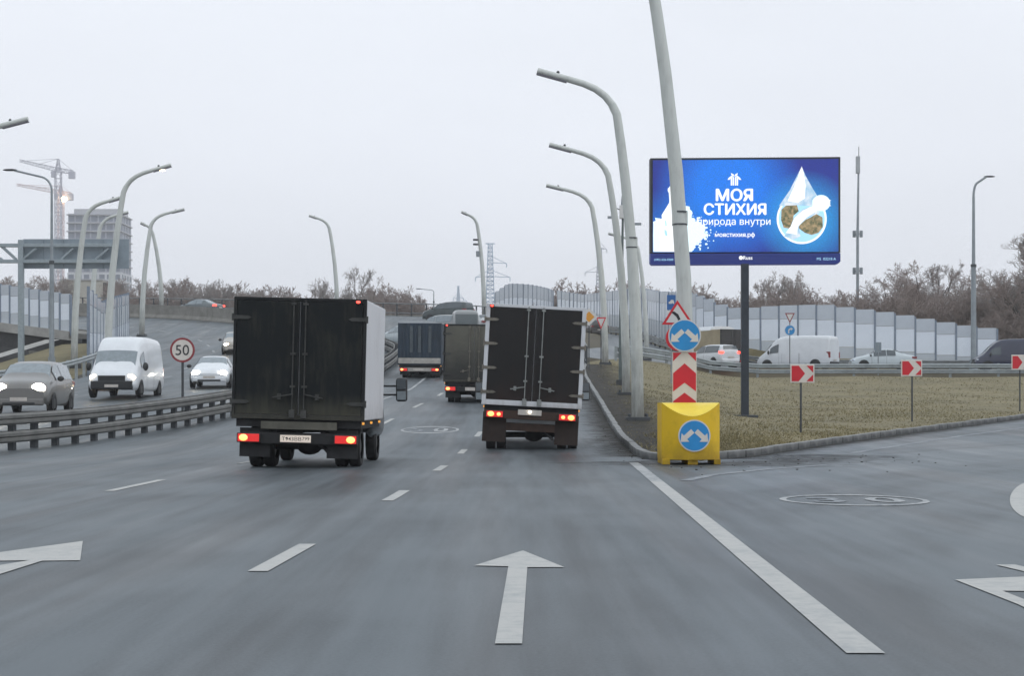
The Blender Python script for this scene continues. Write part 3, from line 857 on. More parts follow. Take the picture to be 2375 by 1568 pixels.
# ---- noise walls of stepped panels
def noise_wall(name, label, base, tops, gap, bands, parent_group=None, post_d=0.17, z0=-1.2, mats=('wall_grey', 'wall_white', 'wall_top')):
    """base: (x, y, z) corners of the foot; tops: (fraction along, height)"""
    q = resample(base, int(path_len(base) / gap) + 1)
    root = thing(name, label, 'noise wall', tuple(map(float, q[len(q) // 2])))
    o0 = np.array(root.location); n = len(q) - 1
    cache = {}
    pm = MB().box(-.09, .09, -post_d / 2, post_d / 2, -1.5, 1.0).mesh('post'); pm.materials.append(MATS['wall_post'])
    for i in range(n + 1):
        fr = i / n
        h = float(np.interp(fr, [t[0] for t in tops], [t[1] for t in tops]))
        d = q[min(i + 1, n)] - q[max(i - 1, 0)]
        rz = math.atan2(d[1], d[0])
        b = MB().box(-.065, .065, -post_d / 2, post_d / 2, z0 - .2, h + .05)
        b.build('post', 'wall_post', root, loc=tuple(q[i] - o0)).rotation_euler = (0, 0, rz)
        if i == n: break
        hp = float(np.interp((i + .5) / n, [t[0] for t in tops], [t[1] for t in tops]))
        d = q[i + 1] - q[i]; L = float(np.linalg.norm(d[:2])); rz = math.atan2(d[1], d[0])
        c_ = (q[i] + q[i + 1]) / 2; c_ = np.array([c_[0], c_[1], q[i][2]]) - o0
        b = MB()
        lo, hi = bands
        edges = (z0, hp * lo, hp * hi, hp)
        for k in range(3):
            yo = 0.0 if k != 2 else 0.012
            b.box(-L / 2 + .07, L / 2 - .07, -.05 - yo, .05 + yo, edges[k] + (.012 if k else 0), edges[k + 1] - .012, k)
        o = b.build('panel', list(mats), root, loc=tuple(c_)); o.rotation_euler = (rng.normal(0, .006), 0, rz + rng.normal(0, .02))
    return root

def wallpts(lst):
    """(picture x, foot y, top y, distance) -> foot points and heights"""
    base = [(PX(a, d), d, PZ(b, d)) for a, b, c, d in lst]; hs = [(b - c) * d / FOC for a, b, c, d in lst]
    s = [0.0]
    for i in range(1, len(base)): s.append(s[-1] + math.dist(base[i], base[i - 1]))
    return base, [(s[i] / s[-1], hs[i]) for i in range(len(base))]
b_, t_ = wallpts([(1294, 748, 675, 206), (1351, 750, 684, 197), (1400, 753, 679, 187), (1475, 764, 668, 168), (1532, 776, 678, 152), (1607, 797, 682, 139), (1642, 805, 694, 136), (1674, 811, 710, 134.5),
                  (1714, 818, 719, 133.2), (1757, 825, 716, 132.4), (1795, 830, 712, 131.8), (1861, 838, 709.5, 131), (1918, 844, 709, 130), (1986, 848, 716, 129.2), (2062, 852, 726, 128.6),
                  (2145, 856, 740, 128), (2230, 859, 754, 127.5), (2313, 861, 764, 127)])
noise_wall('noise_wall', 'tall stepped white and grey panel noise wall behind the ramp and the billboard', b_, t_, 1.45, (0.30, 0.74))
b_, t_ = wallpts([(1149, 745, 679, 235), (1178, 745, 659, 232), (1193, 745, 658, 230), (1227, 745, 660, 227), (1265, 745, 668, 222), (1283, 745, 675, 216)])
noise_wall('noise_wall', 'short humped run of pale noise wall panels rising beside the lattice pylon', b_, t_, 1.25, (0.05, 0.62))
b_, t_ = wallpts([(205, 842, 666, 100.5), (236, 822, 700, 107), (262, 806, 690, 115), (297, 788, 681, 128)])
noise_wall('noise_wall', 'pale blue-grey noise wall beside the oncoming road behind the lamp posts', b_, t_, 1.7, (0.42, 0.80), mats=('wall_white', 'wall_grey', 'wall_top'))

# the bridge at the left with its own wall
BR = [(-75, 138, 8.6), (-52, 128, 7.6), (-40, 122.4, 6.8), (-34, 119.6, 6.1), (-30.2, 118, 5.6)]
q = resample(BR, 30)
bridge = thing('bridge', 'concrete bridge deck with pale edge beam crossing low behind the gantry', 'bridge', (-45, 124, 1.0))
o0 = np.array((-45, 124, 1.0))
def br_strip(off0, off1, dz0, dz1, name, m):
    v = []; f = []
    for i in range(30):
        d = q[min(i + 1, 29)] - q[max(i - 1, 0)]; d = d[:2] / np.linalg.norm(d[:2]); nn = np.array([-d[1], d[0]])
        for off, dz in ((off0, dz0), (off1, dz0), (off1, dz1), (off0, dz1)):
            v.append((q[i][0] + nn[0] * off - o0[0], q[i][1] + nn[1] * off - o0[1], q[i][2] + dz - o0[2]))
    for i in range(29):
        for k in range(4):
            j = (k + 1) % 4; f.append((4 * i + k, 4 * (i + 1) + k, 4 * (i + 1) + j, 4 * i + j))
    f += [(0, 1, 2, 3), (119, 118, 117, 116)]
    return MB().add(v, f).build(name, m, bridge)
br_strip(-.2, 5.5, -0.35, 0.0, 'deck', 'concrete')
br_strip(-.25, .25, -0.5, 0.12, 'edge_beam', 'concrete_pale')
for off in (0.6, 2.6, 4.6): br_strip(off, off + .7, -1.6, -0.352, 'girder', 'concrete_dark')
for x_, y_ in ((-58, 136), (-40, 128)):
    for k in range(3):
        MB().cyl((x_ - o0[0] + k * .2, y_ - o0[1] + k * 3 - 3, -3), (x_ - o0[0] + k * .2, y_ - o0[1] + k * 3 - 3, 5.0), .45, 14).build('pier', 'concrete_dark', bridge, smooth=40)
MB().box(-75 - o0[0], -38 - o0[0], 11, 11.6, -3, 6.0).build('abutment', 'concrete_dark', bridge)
b_ = [tuple(x) for x in q[::3]] + [tuple(q[-1])]
noise_wall('noise_wall', 'blue-grey ribbed noise wall standing on the bridge deck', b_, [(0, 3.0), (0.6, 3.1), (0.75, 2.9), (1, 2.6)], 0.85, (0.30, 0.74), z0=.0, mats=('wall_grey', 'wall_white', 'wall_top'))
# bank at the bridge end
bk = MB()
vs_ = [(-24.0, 92, 1.9), (-25.5, 108, 3.4), (-27.2, 116, 4.9), (-30.5, 117, 4.8), (-36, 108, 2.2), (-38, 96, 0.9), (-30, 90, 0.8), (-28, 104, 3.2)]
bk.add(vs_, [(0, 1, 7), (1, 2, 7), (2, 3, 7), (3, 4, 7), (4, 5, 7), (5, 6, 7), (6, 0, 7)])
o = bk.build('bank', 'grass_soil'); o['kind'] = 'structure'
Q = np.array([[(-38.2, 95.5, .95), (-36.2, 108, 2.3), (-30.7, 117.2, 5.0)], [(-39.2, 96, .9), (-37.3, 108.6, 2.3), (-31.8, 117.6, 5.0)]], float)
Q = np.transpose(Q, (1, 0, 2)); Q[:, :, 2] += .15
grid_obj('slope_edging', Q, 'concrete_pale')

# ------------------------------------------------------------------ lamp posts
def lamp_profile(h, arm, lean, side):
    """the bent white mast: (offset sideways, height)"""
    pts = [(0, 0), (0.02 * lean, h * .12), (0.10 * lean, h * .3), (0.30 * lean, h * .5), (0.58 * lean, h * .68), (0.80 * lean, h * .79), (lean, h * .875)]
    x0, z0 = pts[-1]
    pts += [(x0 + arm * .06, z0 + h * .028), (x0 + arm * .15, z0 + h * .053), (x0 + arm * .27, z0 + h * .073), (x0 + arm * .42, z0 + h * .088), (x0 + arm * .6, z0 + h * .100), (x0 + arm, z0 + h * .125)]
    return [(side * a, z) for a, z in pts]
def lamp_post(loc, h, arm, lean, side, rz, label, group, band=None, cam_box=False, lit=False, thick=1.0, name='lamp_post'):
    t = thing(name, label, 'lamp post', loc, rz, group)
    pr = lamp_profile(h, arm, lean, side); k = thick
    rad = [.19 * k, .185 * k, .18 * k, .165 * k, .15 * k, .14 * k, .13 * k, .125 * k, .12 * k, .115 * k, .11 * k, .105 * k, .10 * k]
    MB().tube([(a, 0, z) for a, z in pr[:8]], rad[:8], 8).build('mast', 'lamp_paint', t, smooth=50)
    MB().tube([(a, 0, z) for a, z in pr[7:]], rad[7:], 8, squash=0.9).build('arm', 'lamp_paint', t, smooth=50)
    # the flat luminaire strip lies on the underside of the arm's tip
    (x1, z1), (x2, z2) = pr[-2], pr[-1]
    b = MB(); w_ = .085 * k
    dx, dz = x2 - x1, z2 - z1; L = math.hypot(dx, dz); ux, uz = dx / L, dz / L
    nx, nz = (uz, -ux) if uz * side > -9 and -ux < 0 else (-uz, ux)
    if nz > 0: nx, nz = -nx, -nz
    v = []
    for q in (0.05, 1.0):
        for yy in (-w_, w_):
            for dd in (.085 * k, .115 * k):
                v.append((x1 + dx * q + nx * dd, yy, z1 + dz * q + nz * dd))
    b.add(v, [(0, 1, 3, 2), (4, 6, 7, 5), (0, 4, 5, 1), (2, 3, 7, 6), (0, 2, 6, 4), (1, 5, 7, 3)])
    lu = b.build('luminaire', 'lamp_glass', t)
    if lit:
        MB().box(x1 + dx * .55 - .10, x1 + dx * .55 + .10, -.06, .06, z1 + dz * .55 - .16, z1 + dz * .55 - .125).build('light_source', 'headlight_warm', lu)
    MB().ell((x1 + dx * .35, 0, z1 + dz * .35 + .12), (.05, .05, .05), 8, 5).build('sensor', 'steel_dark', t)
    # flanged base and clamp bands
    fb = MB().box(-.34, .34, -.34, .34, -.15, .10)
    for sx_ in (-1, 1):
        for sy_ in (-1, 1): fb.cyl((sx_ * .25, sy_ * .25, .10), (sx_ * .25, sy_ * .25, .20), .04, 6)
    fb.build('base_flange', 'steel_dark', t, bevel=.02)
    if band:
        zz = band; xx = float(np.interp(zz, [z for a, z in pr[:8]], [a for a, z in pr[:8]]))
        r_ = float(np.interp(zz, [z for a, z in pr[:8]], rad[:8]))
        for q in (0, .28):
            MB().tube([(xx, 0, zz + q), (xx, 0, zz + q + .035)], r_ + .012, 8).build('clamp_band', 'steel_dark', t)
        MB().box(xx - side * -r_ - .0 if side < 0 else xx - r_ - .07, xx + r_ + .07 if side > 0 else xx + r_, -.10, .10, zz + .02, zz + .30).build('junction_box', 'lamp_paint', t, bevel=.01)
    if cam_box:
        xx = pr[4][0]
        MB().box(xx - .35, xx - .12, -.15, .15, pr[4][1] - .9, pr[4][1] - .4).build('cabinet', 'pole_grey', t, bevel=.02)
        for zz in (.1, .5):
            MB().box(xx - .65, xx - .25, -.12, .12, pr[4][1] + zz, pr[4][1] + zz + .16).build('traffic_camera', 'steel_dark', t, bevel=.02)
            MB().cyl((xx - .3, 0, pr[4][1] + zz + .05), (xx, 0, pr[4][1] + zz + .02), .03, 6).build('bracket', 'steel_dark', t)
    return t
GI = 'white bent lamp posts on the grass island'
lamp_post((3.93, 38.6, isle_z(3.93, 38.6)), 12.2, 2.5, .86, -1, 0, 'thick white bent lamp post rising right behind the yellow block', GI, band=4.9, thick=.98)
lamp_post((3.72, 51, isle_z(3.72, 51)), 10.35, 2.35, .62, -1, 0, 'white bent lamp post, second behind the yellow block, with a clamp box', GI, band=5.1, thick=1.02)
lamp_post((4.38, 66, isle_z(4.38, 66)), 9.6, 2.25, .70, -1, 0, 'white bent lamp post, third behind the yellow block, beside the camera pole', GI, thick=.92)
lamp_post((5.3, 98, isle_z(5.3, 98)), 10.2, 2.6, .75, -1, 0, 'white bent lamp post at the far tip of the grass, beside the give way sign', GI, thick=1.05)
lamp_post((10.0, 128, 4.0), 9.4, 2.2, .65, -1, 0, 'white bent lamp post standing on the ramp behind the clamped lamp posts', 'white bent lamp posts by the ramp', thick=1.0)
GF = 'white bent lamp posts on the flyover'
lamp_post((PX(1123, 151), 151, float(Mz(151))), 9.3, 1.5, .65, -1, R(25), 'white lamp post with cameras and a cabinet by the lattice pylon', GF, cam_box=True, thick=1.1)
lamp_post((PX(782, 160), 160, float(Mz(160))), 9.1, 1.9, .75, -1, R(20), 'white bent lamp post alone on the flyover above the black truck box', GF, thick=1.1)
lamp_post((PX(375, 168), 168, float(Mz(168))), 8.4, 1.3, .95, -1, R(40), 'white lamp post leaning to the crossing pair, arm towards the cranes', GF, thick=1.2)
GL = 'white bent lamp posts along the oncoming road'
lamp_post((PX(249, 80), 80, float(Mz(80))), 10.2, 2.2, .75, 1, 0, 'white bent lamp post with a lit spot in front of the gantry sign', GL, lit=True, thick=.95)
lamp_post((PX(172, 98), 98, float(Mz(98)) + .05), 9.6, 2.1, .65, 1, 0, 'white bent lamp post rising through the gantry beside the grey wall', GL, thick=1.05)
lamp_post((PX(212, 122), 122, float(Mz(122))), 9.3, 2.0, .60, 1, 0, 'white bent lamp post in front of the far tower block', GL, thick=1.05)
lamp_post((PX(329, 130), 130, float(Mz(130))), 9.6, 2.5, .70, 1, 0, 'white lamp post of the crossing pair whose arm points away from the cranes', GL, thick=1.1)
lamp_post((PX(65, 60) - 3.1, 60, float(Mz(60))), 10.0, 2.4, .7, 1, 0, 'white lamp post whose arm reaches in over the dark oncoming car', GL)

def gooseneck(loc, h, arm, side, rz, label, m, r0=.11, arm_up=.9, cat='lamp post', tilt=0.0, name='street_lamp'):
    t = thing(name, label, cat, loc, rz)
    MB().tube([(0, 0, 0), (0, 0, h * .55)], [r0 * 1.25, r0], 12).build('lower_mast', m, t, smooth=50)
    zt = h * .55
    MB().tube([(0, 0, zt), (0, 0, h * .9)], [r0 * .75, r0 * .55], 12).build('upper_mast', m, t, smooth=50)
    c_ = []
    for k in range(9):
        a_ = k / 8 * R(75); c_.append((side * arm * .35 * (1 - math.cos(a_)), 0, h * .9 + h * .07 * math.sin(a_)))
    c_.append((side * arm, 0, h))
    MB().tube(c_, r0 * .5, 8).build('arm', m, t, smooth=60)
    MB().ell((side * (arm + .25), 0, h + .03), (.42, .14, .07), 12, 6).build('lamp_head', 'steel_dark', t, smooth=60)
    MB().cyl((0, 0, 0), (0, 0, .9), r0 * 1.7, 12).build('base_sleeve', m, t, smooth=50)
    MB().cyl((0, 0, h * .55 - .15), (0, 0, h * .55 + .05), r0 * 1.2, 12).build('collar', 'steel_dark', t, smooth=50)
    return t
gooseneck((PX(120, 97), 97, float(Mz(97)) - .3), 11.4, 2.1, -1, 0, 'thin grey gooseneck street lamp in front of the tower cranes', 'pole_grey', .12)
gooseneck((PX(2258, 125), 125, 3.0), 14.2, .9, 1, 0, 'tall grey street lamp with a stout foot before the end of the noise wall', 'pole_grey', .17)
gooseneck((PX(1006, 235), 235, PZ(735, 235)), 3.8, 1.8, -1, 0, 'small distant gooseneck lamp beyond the flyover railing', 'pole_grey', .10)
# low warm lamp glowing among the trees
t = thing('street_lamp', 'lit orange street lamp glowing among the bare trees', 'lamp post', (PX(2170, 150), 150, 2.6))
MB().cyl((0, 0, 0), (0, 0, 5.9), .07, 8).build('mast', 'pole_grey', t)
MB().box(-.3, .3, -.3, .1, 5.85, 6.0).build('lamp_head', 'steel_dark', t, bevel=.02)
MB().ell((0, -.2, 5.75), (.30, .20, .13), 12, 6).build('lamp_glass', mat('orange_glow', (.9, .5, .2), .3, emit=(1, .42, .12), estr=9), t, smooth=60)

# pole with a camera box beside the island lamps
y_ = 78.0; t = thing('camera_pole', 'dark green pole topped by a white camera box and whip', 'pole', (PX(1441, y_), y_, isle_z(5, y_)))
MB().tube([(0, 0, 0), (.02, 0, 4.4)], [.13, .115], 10).build('lower_mast', 'pole_green', t, smooth=50)
MB().tube([(.02, 0, 4.4), (.07, 0, 7.7)], [.075, .05], 10).build('upper_mast', 'pole_green', t, smooth=50)
MB().box(-.08, .20, -.15, .15, 7.55, 8.15).build('camera_box', 'sign_white', t, bevel=.02)
MB().cyl((.06, 0, 8.15), (.06, 0, 8.6), .09, 8, r1=.05).build('antenna', 'pole_grey', t)
MB().tube([(-.05, 0, 7.95), (-.22, 0, 8.02), (-.28, 0, 7.9)], .025, 6).build('cable', 'steel_dark', t)
MB().box(-.62, -.18, -.05, .05, 7.55, 7.66).build('side_arm', 'pole_grey', t)
MB().box(.25, .9, -.05, .05, 7.25, 7.36).build('side_arm', 'pole_grey', t)
MB().cyl((0, 0, -.1), (0, 0, .25), .24, 10).build('base', 'steel_dark', t)
# antenna mast behind the wall
y_ = 165.0; t = thing('antenna_mast', 'slim grey telecom mast with antennas between billboard and trees', 'mast', (PX(1989, y_), y_, 4.0))
zt = PZ(340, y_) - 4.0
MB().tube([(0, 0, 0), (0, 0, zt * .6), (.1, 0, zt * .93)], [.16, .13, .08], 10).build('mast', 'pole_grey', t, smooth=50)
MB().cyl((.1, 0, zt * .93), (.12, 0, zt), .035, 6).build('whip', 'steel_dark', t)
for zz in (PZ(628, y_) - 4, PZ(542, y_) - 4):
    for k in range(3):
        a_ = k * 2.1 + .3
        MB().box(-.14, .14, -.1, .1, -.32, .32, 0, Matrix.Translation((.38 * math.cos(a_), .38 * math.sin(a_), zz))).build('antenna_panel', 'pole_grey', t, bevel=.02)
        MB().cyl((0, 0, zz), (.38 * math.cos(a_), .38 * math.sin(a_), zz), .04, 6).build('bracket', 'steel_dark', t)
MB().box(-.16, .22, -.15, .15, PZ(402, y_) - 4, PZ(362, y_) - 4).build('radio_unit', 'pole_pale', t, bevel=.03)

# ------------------------------------------------------------------ gantry seen from behind
y_ = 104.0
t = thing('gantry', 'grey cantilever sign gantry seen from behind over the oncoming road', 'sign gantry', (PX(49, y_), y_, PZ(838, y_) - .4))
o0 = Vector(t.location)
def gx_(xd): return PX(xd, y_) - o0.x
def gz_(yd): return PZ(yd, y_) - o0.z
MB().box(gx_(43), gx_(55), -.18, .18, 0, gz_(556)).build('column', 'truss_grey', t, bevel=.03)
sb = MB().box(gx_(50), gx_(296), .35, .41, gz_(622), gz_(553))
for xd in (96, 142, 190, 236): sb.box(gx_(xd) - .03, gx_(xd) + .03, .27, .35, gz_(621), gz_(554))
sb.build('sign_panel', 'sign_back', t)
for yd in (569, 606):
    MB().box(gx_(-60), gx_(268), -.12, .12, gz_(yd) - .11, gz_(yd) + .11).build('chord', 'truss_grey', t, bevel=.02)
for xd0, xd1 in ((5, 38), (52, 84), (142, 170), (222, 252), (-60, 5)):
    MB().cyl((gx_(xd0), 0, gz_(602 if xd0 > 40 else 572)), (gx_(xd1), 0, gz_(576 if xd0 > 40 else 602)), .09, 6).build('brace', 'truss_grey', t)
MB().box(gx_(264), gx_(269), -.13, .13, gz_(607), gz_(568)).build('end_post', 'truss_grey', t)

# ------------------------------------------------------------------ billboard
y_ = 60.0
bb = thing('billboard', 'large lit blue screen billboard with a water drop on a dark post', 'billboard', (PX(1727, y_), y_, isle_z(8.1, y_)))
o0 = Vector(bb.location)
def bx(xd): return PX(xd, y_) - o0.x
def bz(yd): return PZ(yd, y_) - o0.z
mat('board_case', (0.022, 0.024, 0.028), .5); mat('board_navy', (0.012, 0.02, 0.095), .4, emit=(.012, .03, .22), estr=.45)
mat('navy_post', (0.020, 0.028, 0.040), .5, var=.3)
MB().box(bx(1719), bx(1736), -.13, .13, -.1, bz(612)).build('post', 'navy_post', bb, bevel=.01)
MB().box(bx(1700), bx(1755), -.40, .40, -.12, .05).build('foot_plate', 'steel_dark', bb, bevel=.01)
mb_ = MB().prism([(bx(1508), bz(366.5)), (bx(1949), bz(363.5)), (bx(1949), bz(586)), (bx(1508), bz(587))], -.02, .5)
mb_.build('case', 'board_case', bb, bevel=.01)
MB().prism([(bx(1508), bz(588)), (bx(1949), bz(587)), (bx(1949), bz(606)), (bx(1943), bz(612)), (bx(1512), bz(614)), (bx(1508), bz(609))], -.03, .5).build('lower_panel', 'board_navy', bb)
for yd in (592, 597.5, 603, 608): MB().box(bx(1510), bx(1947), -.045, -.029, bz(yd) - .012, bz(yd) + .012).build('louvre', 'board_navy', bb)
# the lit picture
m = bpy.data.materials.new('screen_blue'); m.use_nodes = True; MATS['screen_blue'] = m
n = m.node_tree.nodes; l = m.node_tree.links; b = n['Principled BSDF']; b.inputs['Base Color'].default_value = (.01, .02, .05, 1); b.inputs['Roughness'].default_value = .5
tcn = n.new('ShaderNodeTexCoord')
def radial(cx, cz, r):
    mp = n.new('ShaderNodeMapping'); mp.inputs['Location'].default_value = (-cx / r, 0, -cz / r); mp.inputs['Scale'].default_value = (1 / r, 0, 1 / r)
    l.new(tcn.outputs['Object'], mp.inputs[0]); g_ = n.new('ShaderNodeTexGradient'); g_.gradient_type = 'SPHERICAL'; l.new(mp.outputs[0], g_.inputs[0]); return g_.outputs['Fac']
f1 = radial(bx(1690), bz(440), 2.6); f2 = radial(bx(1868), bz(510), 1.75); f3 = radial(bx(1555), bz(560), 1.9)
nz = n.new('ShaderNodeTexNoise'); nz.inputs['Scale'].default_value = 26; nz.inputs['Detail'].default_value = 3; l.new(tcn.outputs['Object'], nz.inputs['Vector'])
def mixc(fac, a, bcol, k=1.0):
    mx = n.new('ShaderNodeMix'); mx.data_type = 'RGBA'
    mm_ = n.new('ShaderNodeMath'); mm_.operation = 'MULTIPLY'; mm_.use_clamp = True; l.new(fac, mm_.inputs[0]); mm_.inputs[1].default_value = k
    l.new(mm_.outputs[0], mx.inputs[0])
    if isinstance(a, tuple): mx.inputs[6].default_value = a
    else: l.new(a, mx.inputs[6])
    mx.inputs[7].default_value = bcol; return mx.outputs[2]
c_ = mixc(f1, (.012, .022, .26, 1), (.004, .20, .86, 1), 1.7)
c_ = mixc(f2, c_, (.02, .45, .95, 1), 1.1)
c_ = mixc(f3, c_, (.0, .27, .90, 1), .8)
hsv = n.new('ShaderNodeHueSaturation'); l.new(c_, hsv.inputs['Color'])
mrn = n.new('ShaderNodeMapRange'); mrn.inputs[1].default_value = .35; mrn.inputs[2].default_value = .65; mrn.inputs[3].default_value = .80; mrn.inputs[4].default_value = 1.15
l.new(nz.outputs[0], mrn.inputs[0]); l.new(mrn.outputs[0], hsv.inputs['Value'])
l.new(hsv.outputs[0], b.inputs['Emission Color']); b.inputs['Emission Strength'].default_value = 0.95
screen = MB().prism([(bx(1514), bz(371.5)), (bx(1944), bz(368.5)), (bx(1944), bz(584)), (bx(1514), bz(585))], -.034, -.024).build('screen', 'screen_blue', bb)
mat('screen_white', (.2, .2, .2), .5, emit=(.97, .99, 1.0), estr=.98); mat('screen_cyan', (.1, .2, .2), .5, emit=(.84, .97, 1.0), estr=1.0)
mat('screen_pale', (.1, .2, .2), .5, emit=(.40, .72, 1.0), estr=.95)
def screen_patch(name, a, d, scale=7.0):
    m = mat(name, (.05, .05, .05), .5)
    n = m.node_tree.nodes; l = m.node_tree.links; b = n['Principled BSDF']
    nz = n.new('ShaderNodeTexNoise'); nz.inputs['Scale'].default_value = scale; nz.inputs['Detail'].default_value = 5; tt = n.new('ShaderNodeTexCoord'); l.new(tt.outputs['Object'], nz.inputs['Vector'])
    r = n.new('ShaderNodeValToRGB'); r.color_ramp.elements[0].position = .35; r.color_ramp.elements[1].position = .65
    r.color_ramp.elements[0].color = (*a, 1); r.color_ramp.elements[1].color = (*d, 1); l.new(nz.outputs[0], r.inputs[0]); l.new(r.outputs[0], b.inputs['Emission Color']); b.inputs['Emission Strength'].default_value = .9
screen_patch('screen_forest', (.07, .09, .025), (.46, .33, .17), 11); screen_patch('screen_mist', (.35, .62, .85), (.85, .92, 1.0), 4)
def pp(lst): return [(bx(a), bz(c)) for a, c in lst]
def scr(name, pts, m, y=-.040, th=.004): return poly(name, pp(pts), m, screen, y, th)
text('МОЯ', 1.0, 'screen_white', 'lettering', screen, bx(1703), -.041, bz(452), bx(1745) - bx(1661), .045, height=bz(438) - bz(466))
text('СТИХИЯ', 1.0, 'screen_white', 'lettering', screen, bx(1704.5), -.041, bz(485), bx(1776) - bx(1633), .045, height=bz(472) - bz(498))
text('природа внутри', 1.0, 'screen_white', 'lettering', screen, bx(1702), -.041, bz(517.5), bx(1786) - bx(1617), .008)
text('моястихия.рф', 1.0, 'screen_white', 'lettering', screen, bx(1704), -.041, bz(545.5), bx(1750) - bx(1658), .02)
text('Russ', 1.0, 'screen_white', 'lettering', screen, bx(1734), -.05, bz(598), bx(1745) - bx(1724), .02)
poly('roundel', circ(.07, 20, bx(1718), bz(598)), 'screen_white', screen, -.05)
text('(495) 626-0200', 1.0, 'screen_pale', 'lettering', screen, bx(1539), -.05, bz(603), bx(1561) - bx(1517), 0)
text('MS  03218 A', 1.0, 'screen_pale', 'lettering', screen, bx(1916), -.05, bz(600.5), bx(1938) - bx(1894), 0)
# emblem: split stem with drooping leaves and a crown of two petals
cx = 1703
for s_ in (-1, 1):
    scr('emblem', [(cx + s_ * 1, 430), (cx + s_ * 1, 411), (cx + s_ * 4, 409), (cx + s_ * 4, 430)], 'screen_white')
    scr('emblem', [(cx + s_ * 5, 430), (cx + s_ * 5, 411), (cx + s_ * 8.5, 413), (cx + s_ * 8.5, 430)], 'screen_white')
    scr('emblem', [(cx + s_ * 2, 409), (cx + s_ * 7, 407.5), (cx + s_ * 13, 412), (cx + s_ * 16, 417), (cx + s_ * 11, 416.5), (cx + s_ * 7, 412)], 'screen_white', -.039)
    scr('emblem', [(cx, 409), (cx + s_ * 2, 404), (cx + s_ * 8, 401), (cx + s_ * 7, 406)], 'screen_white', -.038)
# water drop
def drop(k, cx=1859, cy=508, r=58, apex=385):
    pts = []
    for i in range(33):
        a_ = R(-35) + i / 32 * R(250) ; pts.append((cx + r * k * math.cos(a_ + 0) * 1.0, cy + r * k * math.sin(a_)))
    pts = [(cx + r * k * math.cos(t), cy + r * k * math.sin(t)) for t in np.linspace(R(-32), R(212), 34)]
    tip = cy - (cy - apex) * k
    return pts + [(cx - r * k * .55, cy - r * .92 * k), (cx - r * k * .28, cy - r * 1.38 * k), (cx - r * k * .09, cy - r * 1.8 * k), (cx, tip), (cx + r * k * .09, cy - r * 1.8 * k), (cx + r * k * .28, cy - r * 1.38 * k), (cx + r * k * .55, cy - r * .92 * k)]
scr('drop', drop(1.0), 'screen_white', -.040)
scr('drop', drop(.92), 'screen_pale', -.044)
scr('drop', [(1806, 478), (1832, 440), (1852, 400), (1859, 386), (1868, 408), (1886, 440), (1900, 462), (1880, 478), (1850, 476)], 'screen_mist', -.047)
scr('drop', [(1826, 466), (1842, 432), (1854, 400), (1859, 387), (1863, 400), (1868, 430), (1866, 460), (1850, 470)], 'screen_white', -.0485)
scr('drop', [(1812, 486), (1822, 477), (1848, 476), (1852, 490), (1840, 500), (1838, 520), (1829, 530), (1817, 528), (1811, 510)], 'screen_forest', -.050)
scr('drop', [(1850, 528), (1862, 512), (1878, 505), (1893, 496), (1907, 504), (1908, 526), (1898, 540), (1882, 545), (1866, 540)], 'screen_forest', -.050)
scr('drop', [(1818, 548), (1832, 528), (1840, 506), (1860, 486), (1890, 476), (1905, 478), (1900, 494), (1872, 506), (1852, 524), (1856, 548), (1840, 556)], 'screen_mist', -.053)
scr('drop', [(1822, 540), (1834, 524), (1842, 506), (1862, 488), (1888, 476), (1896, 488), (1868, 506), (1850, 526), (1848, 544)], 'screen_white', -.056)
scr('sparkle', [(1905 + (22 if k % 2 else 12) * math.cos(k * math.pi / 8) * (1.1 if k in (1, 15, 7, 9) else 1), 471 + (17 if k % 2 else 11) * math.sin(k * math.pi / 8)) for k in range(16)], 'screen_white', -.059)
for r_, mm_ in ((17, 'screen_white'), (21, 'screen_cyan')):
    scr('sparkle', [(1904 + r_ * math.cos(t), 471 + r_ * .9 * math.sin(t)) for t in np.linspace(0, 2 * math.pi, 24, endpoint=False)], mm_, -.058 if r_ < 20 else -.0555)
# bottle in its splash
spl = []
base_pts = [(1515, 584), (1514.5, 545), (1515, 520), (1519, 505), (1531, 512), (1534, 500), (1541, 488), (1549, 476), (1552, 462), (1551, 448), (1548, 440), (1553, 432), (1562, 434), (1572, 446), (1590, 470), (1600, 486), (1604, 500), (1612, 508), (1622, 516), (1634, 522), (1641, 530), (1634, 540), (1642, 548), (1630, 552), (1620, 562), (1612, 574), (1604, 584)]
for i in range(len(base_pts)):
    a_ = np.array(base_pts[i], float); b2_ = np.array(base_pts[(i + 1) % len(base_pts)], float)
    spl.append(tuple(a_))
    if 1 < i < len(base_pts) - 2 and not 8 <= i <= 13:
        for t_ in (.33, .66):
            nn = np.array([b2_[1] - a_[1], -(b2_[0] - a_[0])]) / (np.linalg.norm(b2_ - a_) + 1e-6)
            spl.append(tuple(a_ + (b2_ - a_) * t_ + nn * rng.uniform(-5, 5)))
spl = [(max(1514.6, a_), min(584.2, c_)) for a_, c_ in spl]
scr('splash', spl, 'screen_cyan', -.040)
scr('bottle', [(1532, 584), (1533, 520), (1536, 496), (1546, 480), (1552, 470), (1552, 446), (1549, 445), (1549, 436), (1562, 436), (1562, 446), (1560, 470), (1572, 482), (1580, 500), (1581, 584)], 'screen_white', -.045)
scr('bottle', [(1541, 532), (1546, 536), (1548, 546), (1544, 548), (1541, 541)], 'screen_pale', -.049)
scr('bottle', [(1542, 512), (1545, 512), (1546, 524), (1543, 525)], 'screen_pale', -.049)
sp = MB()
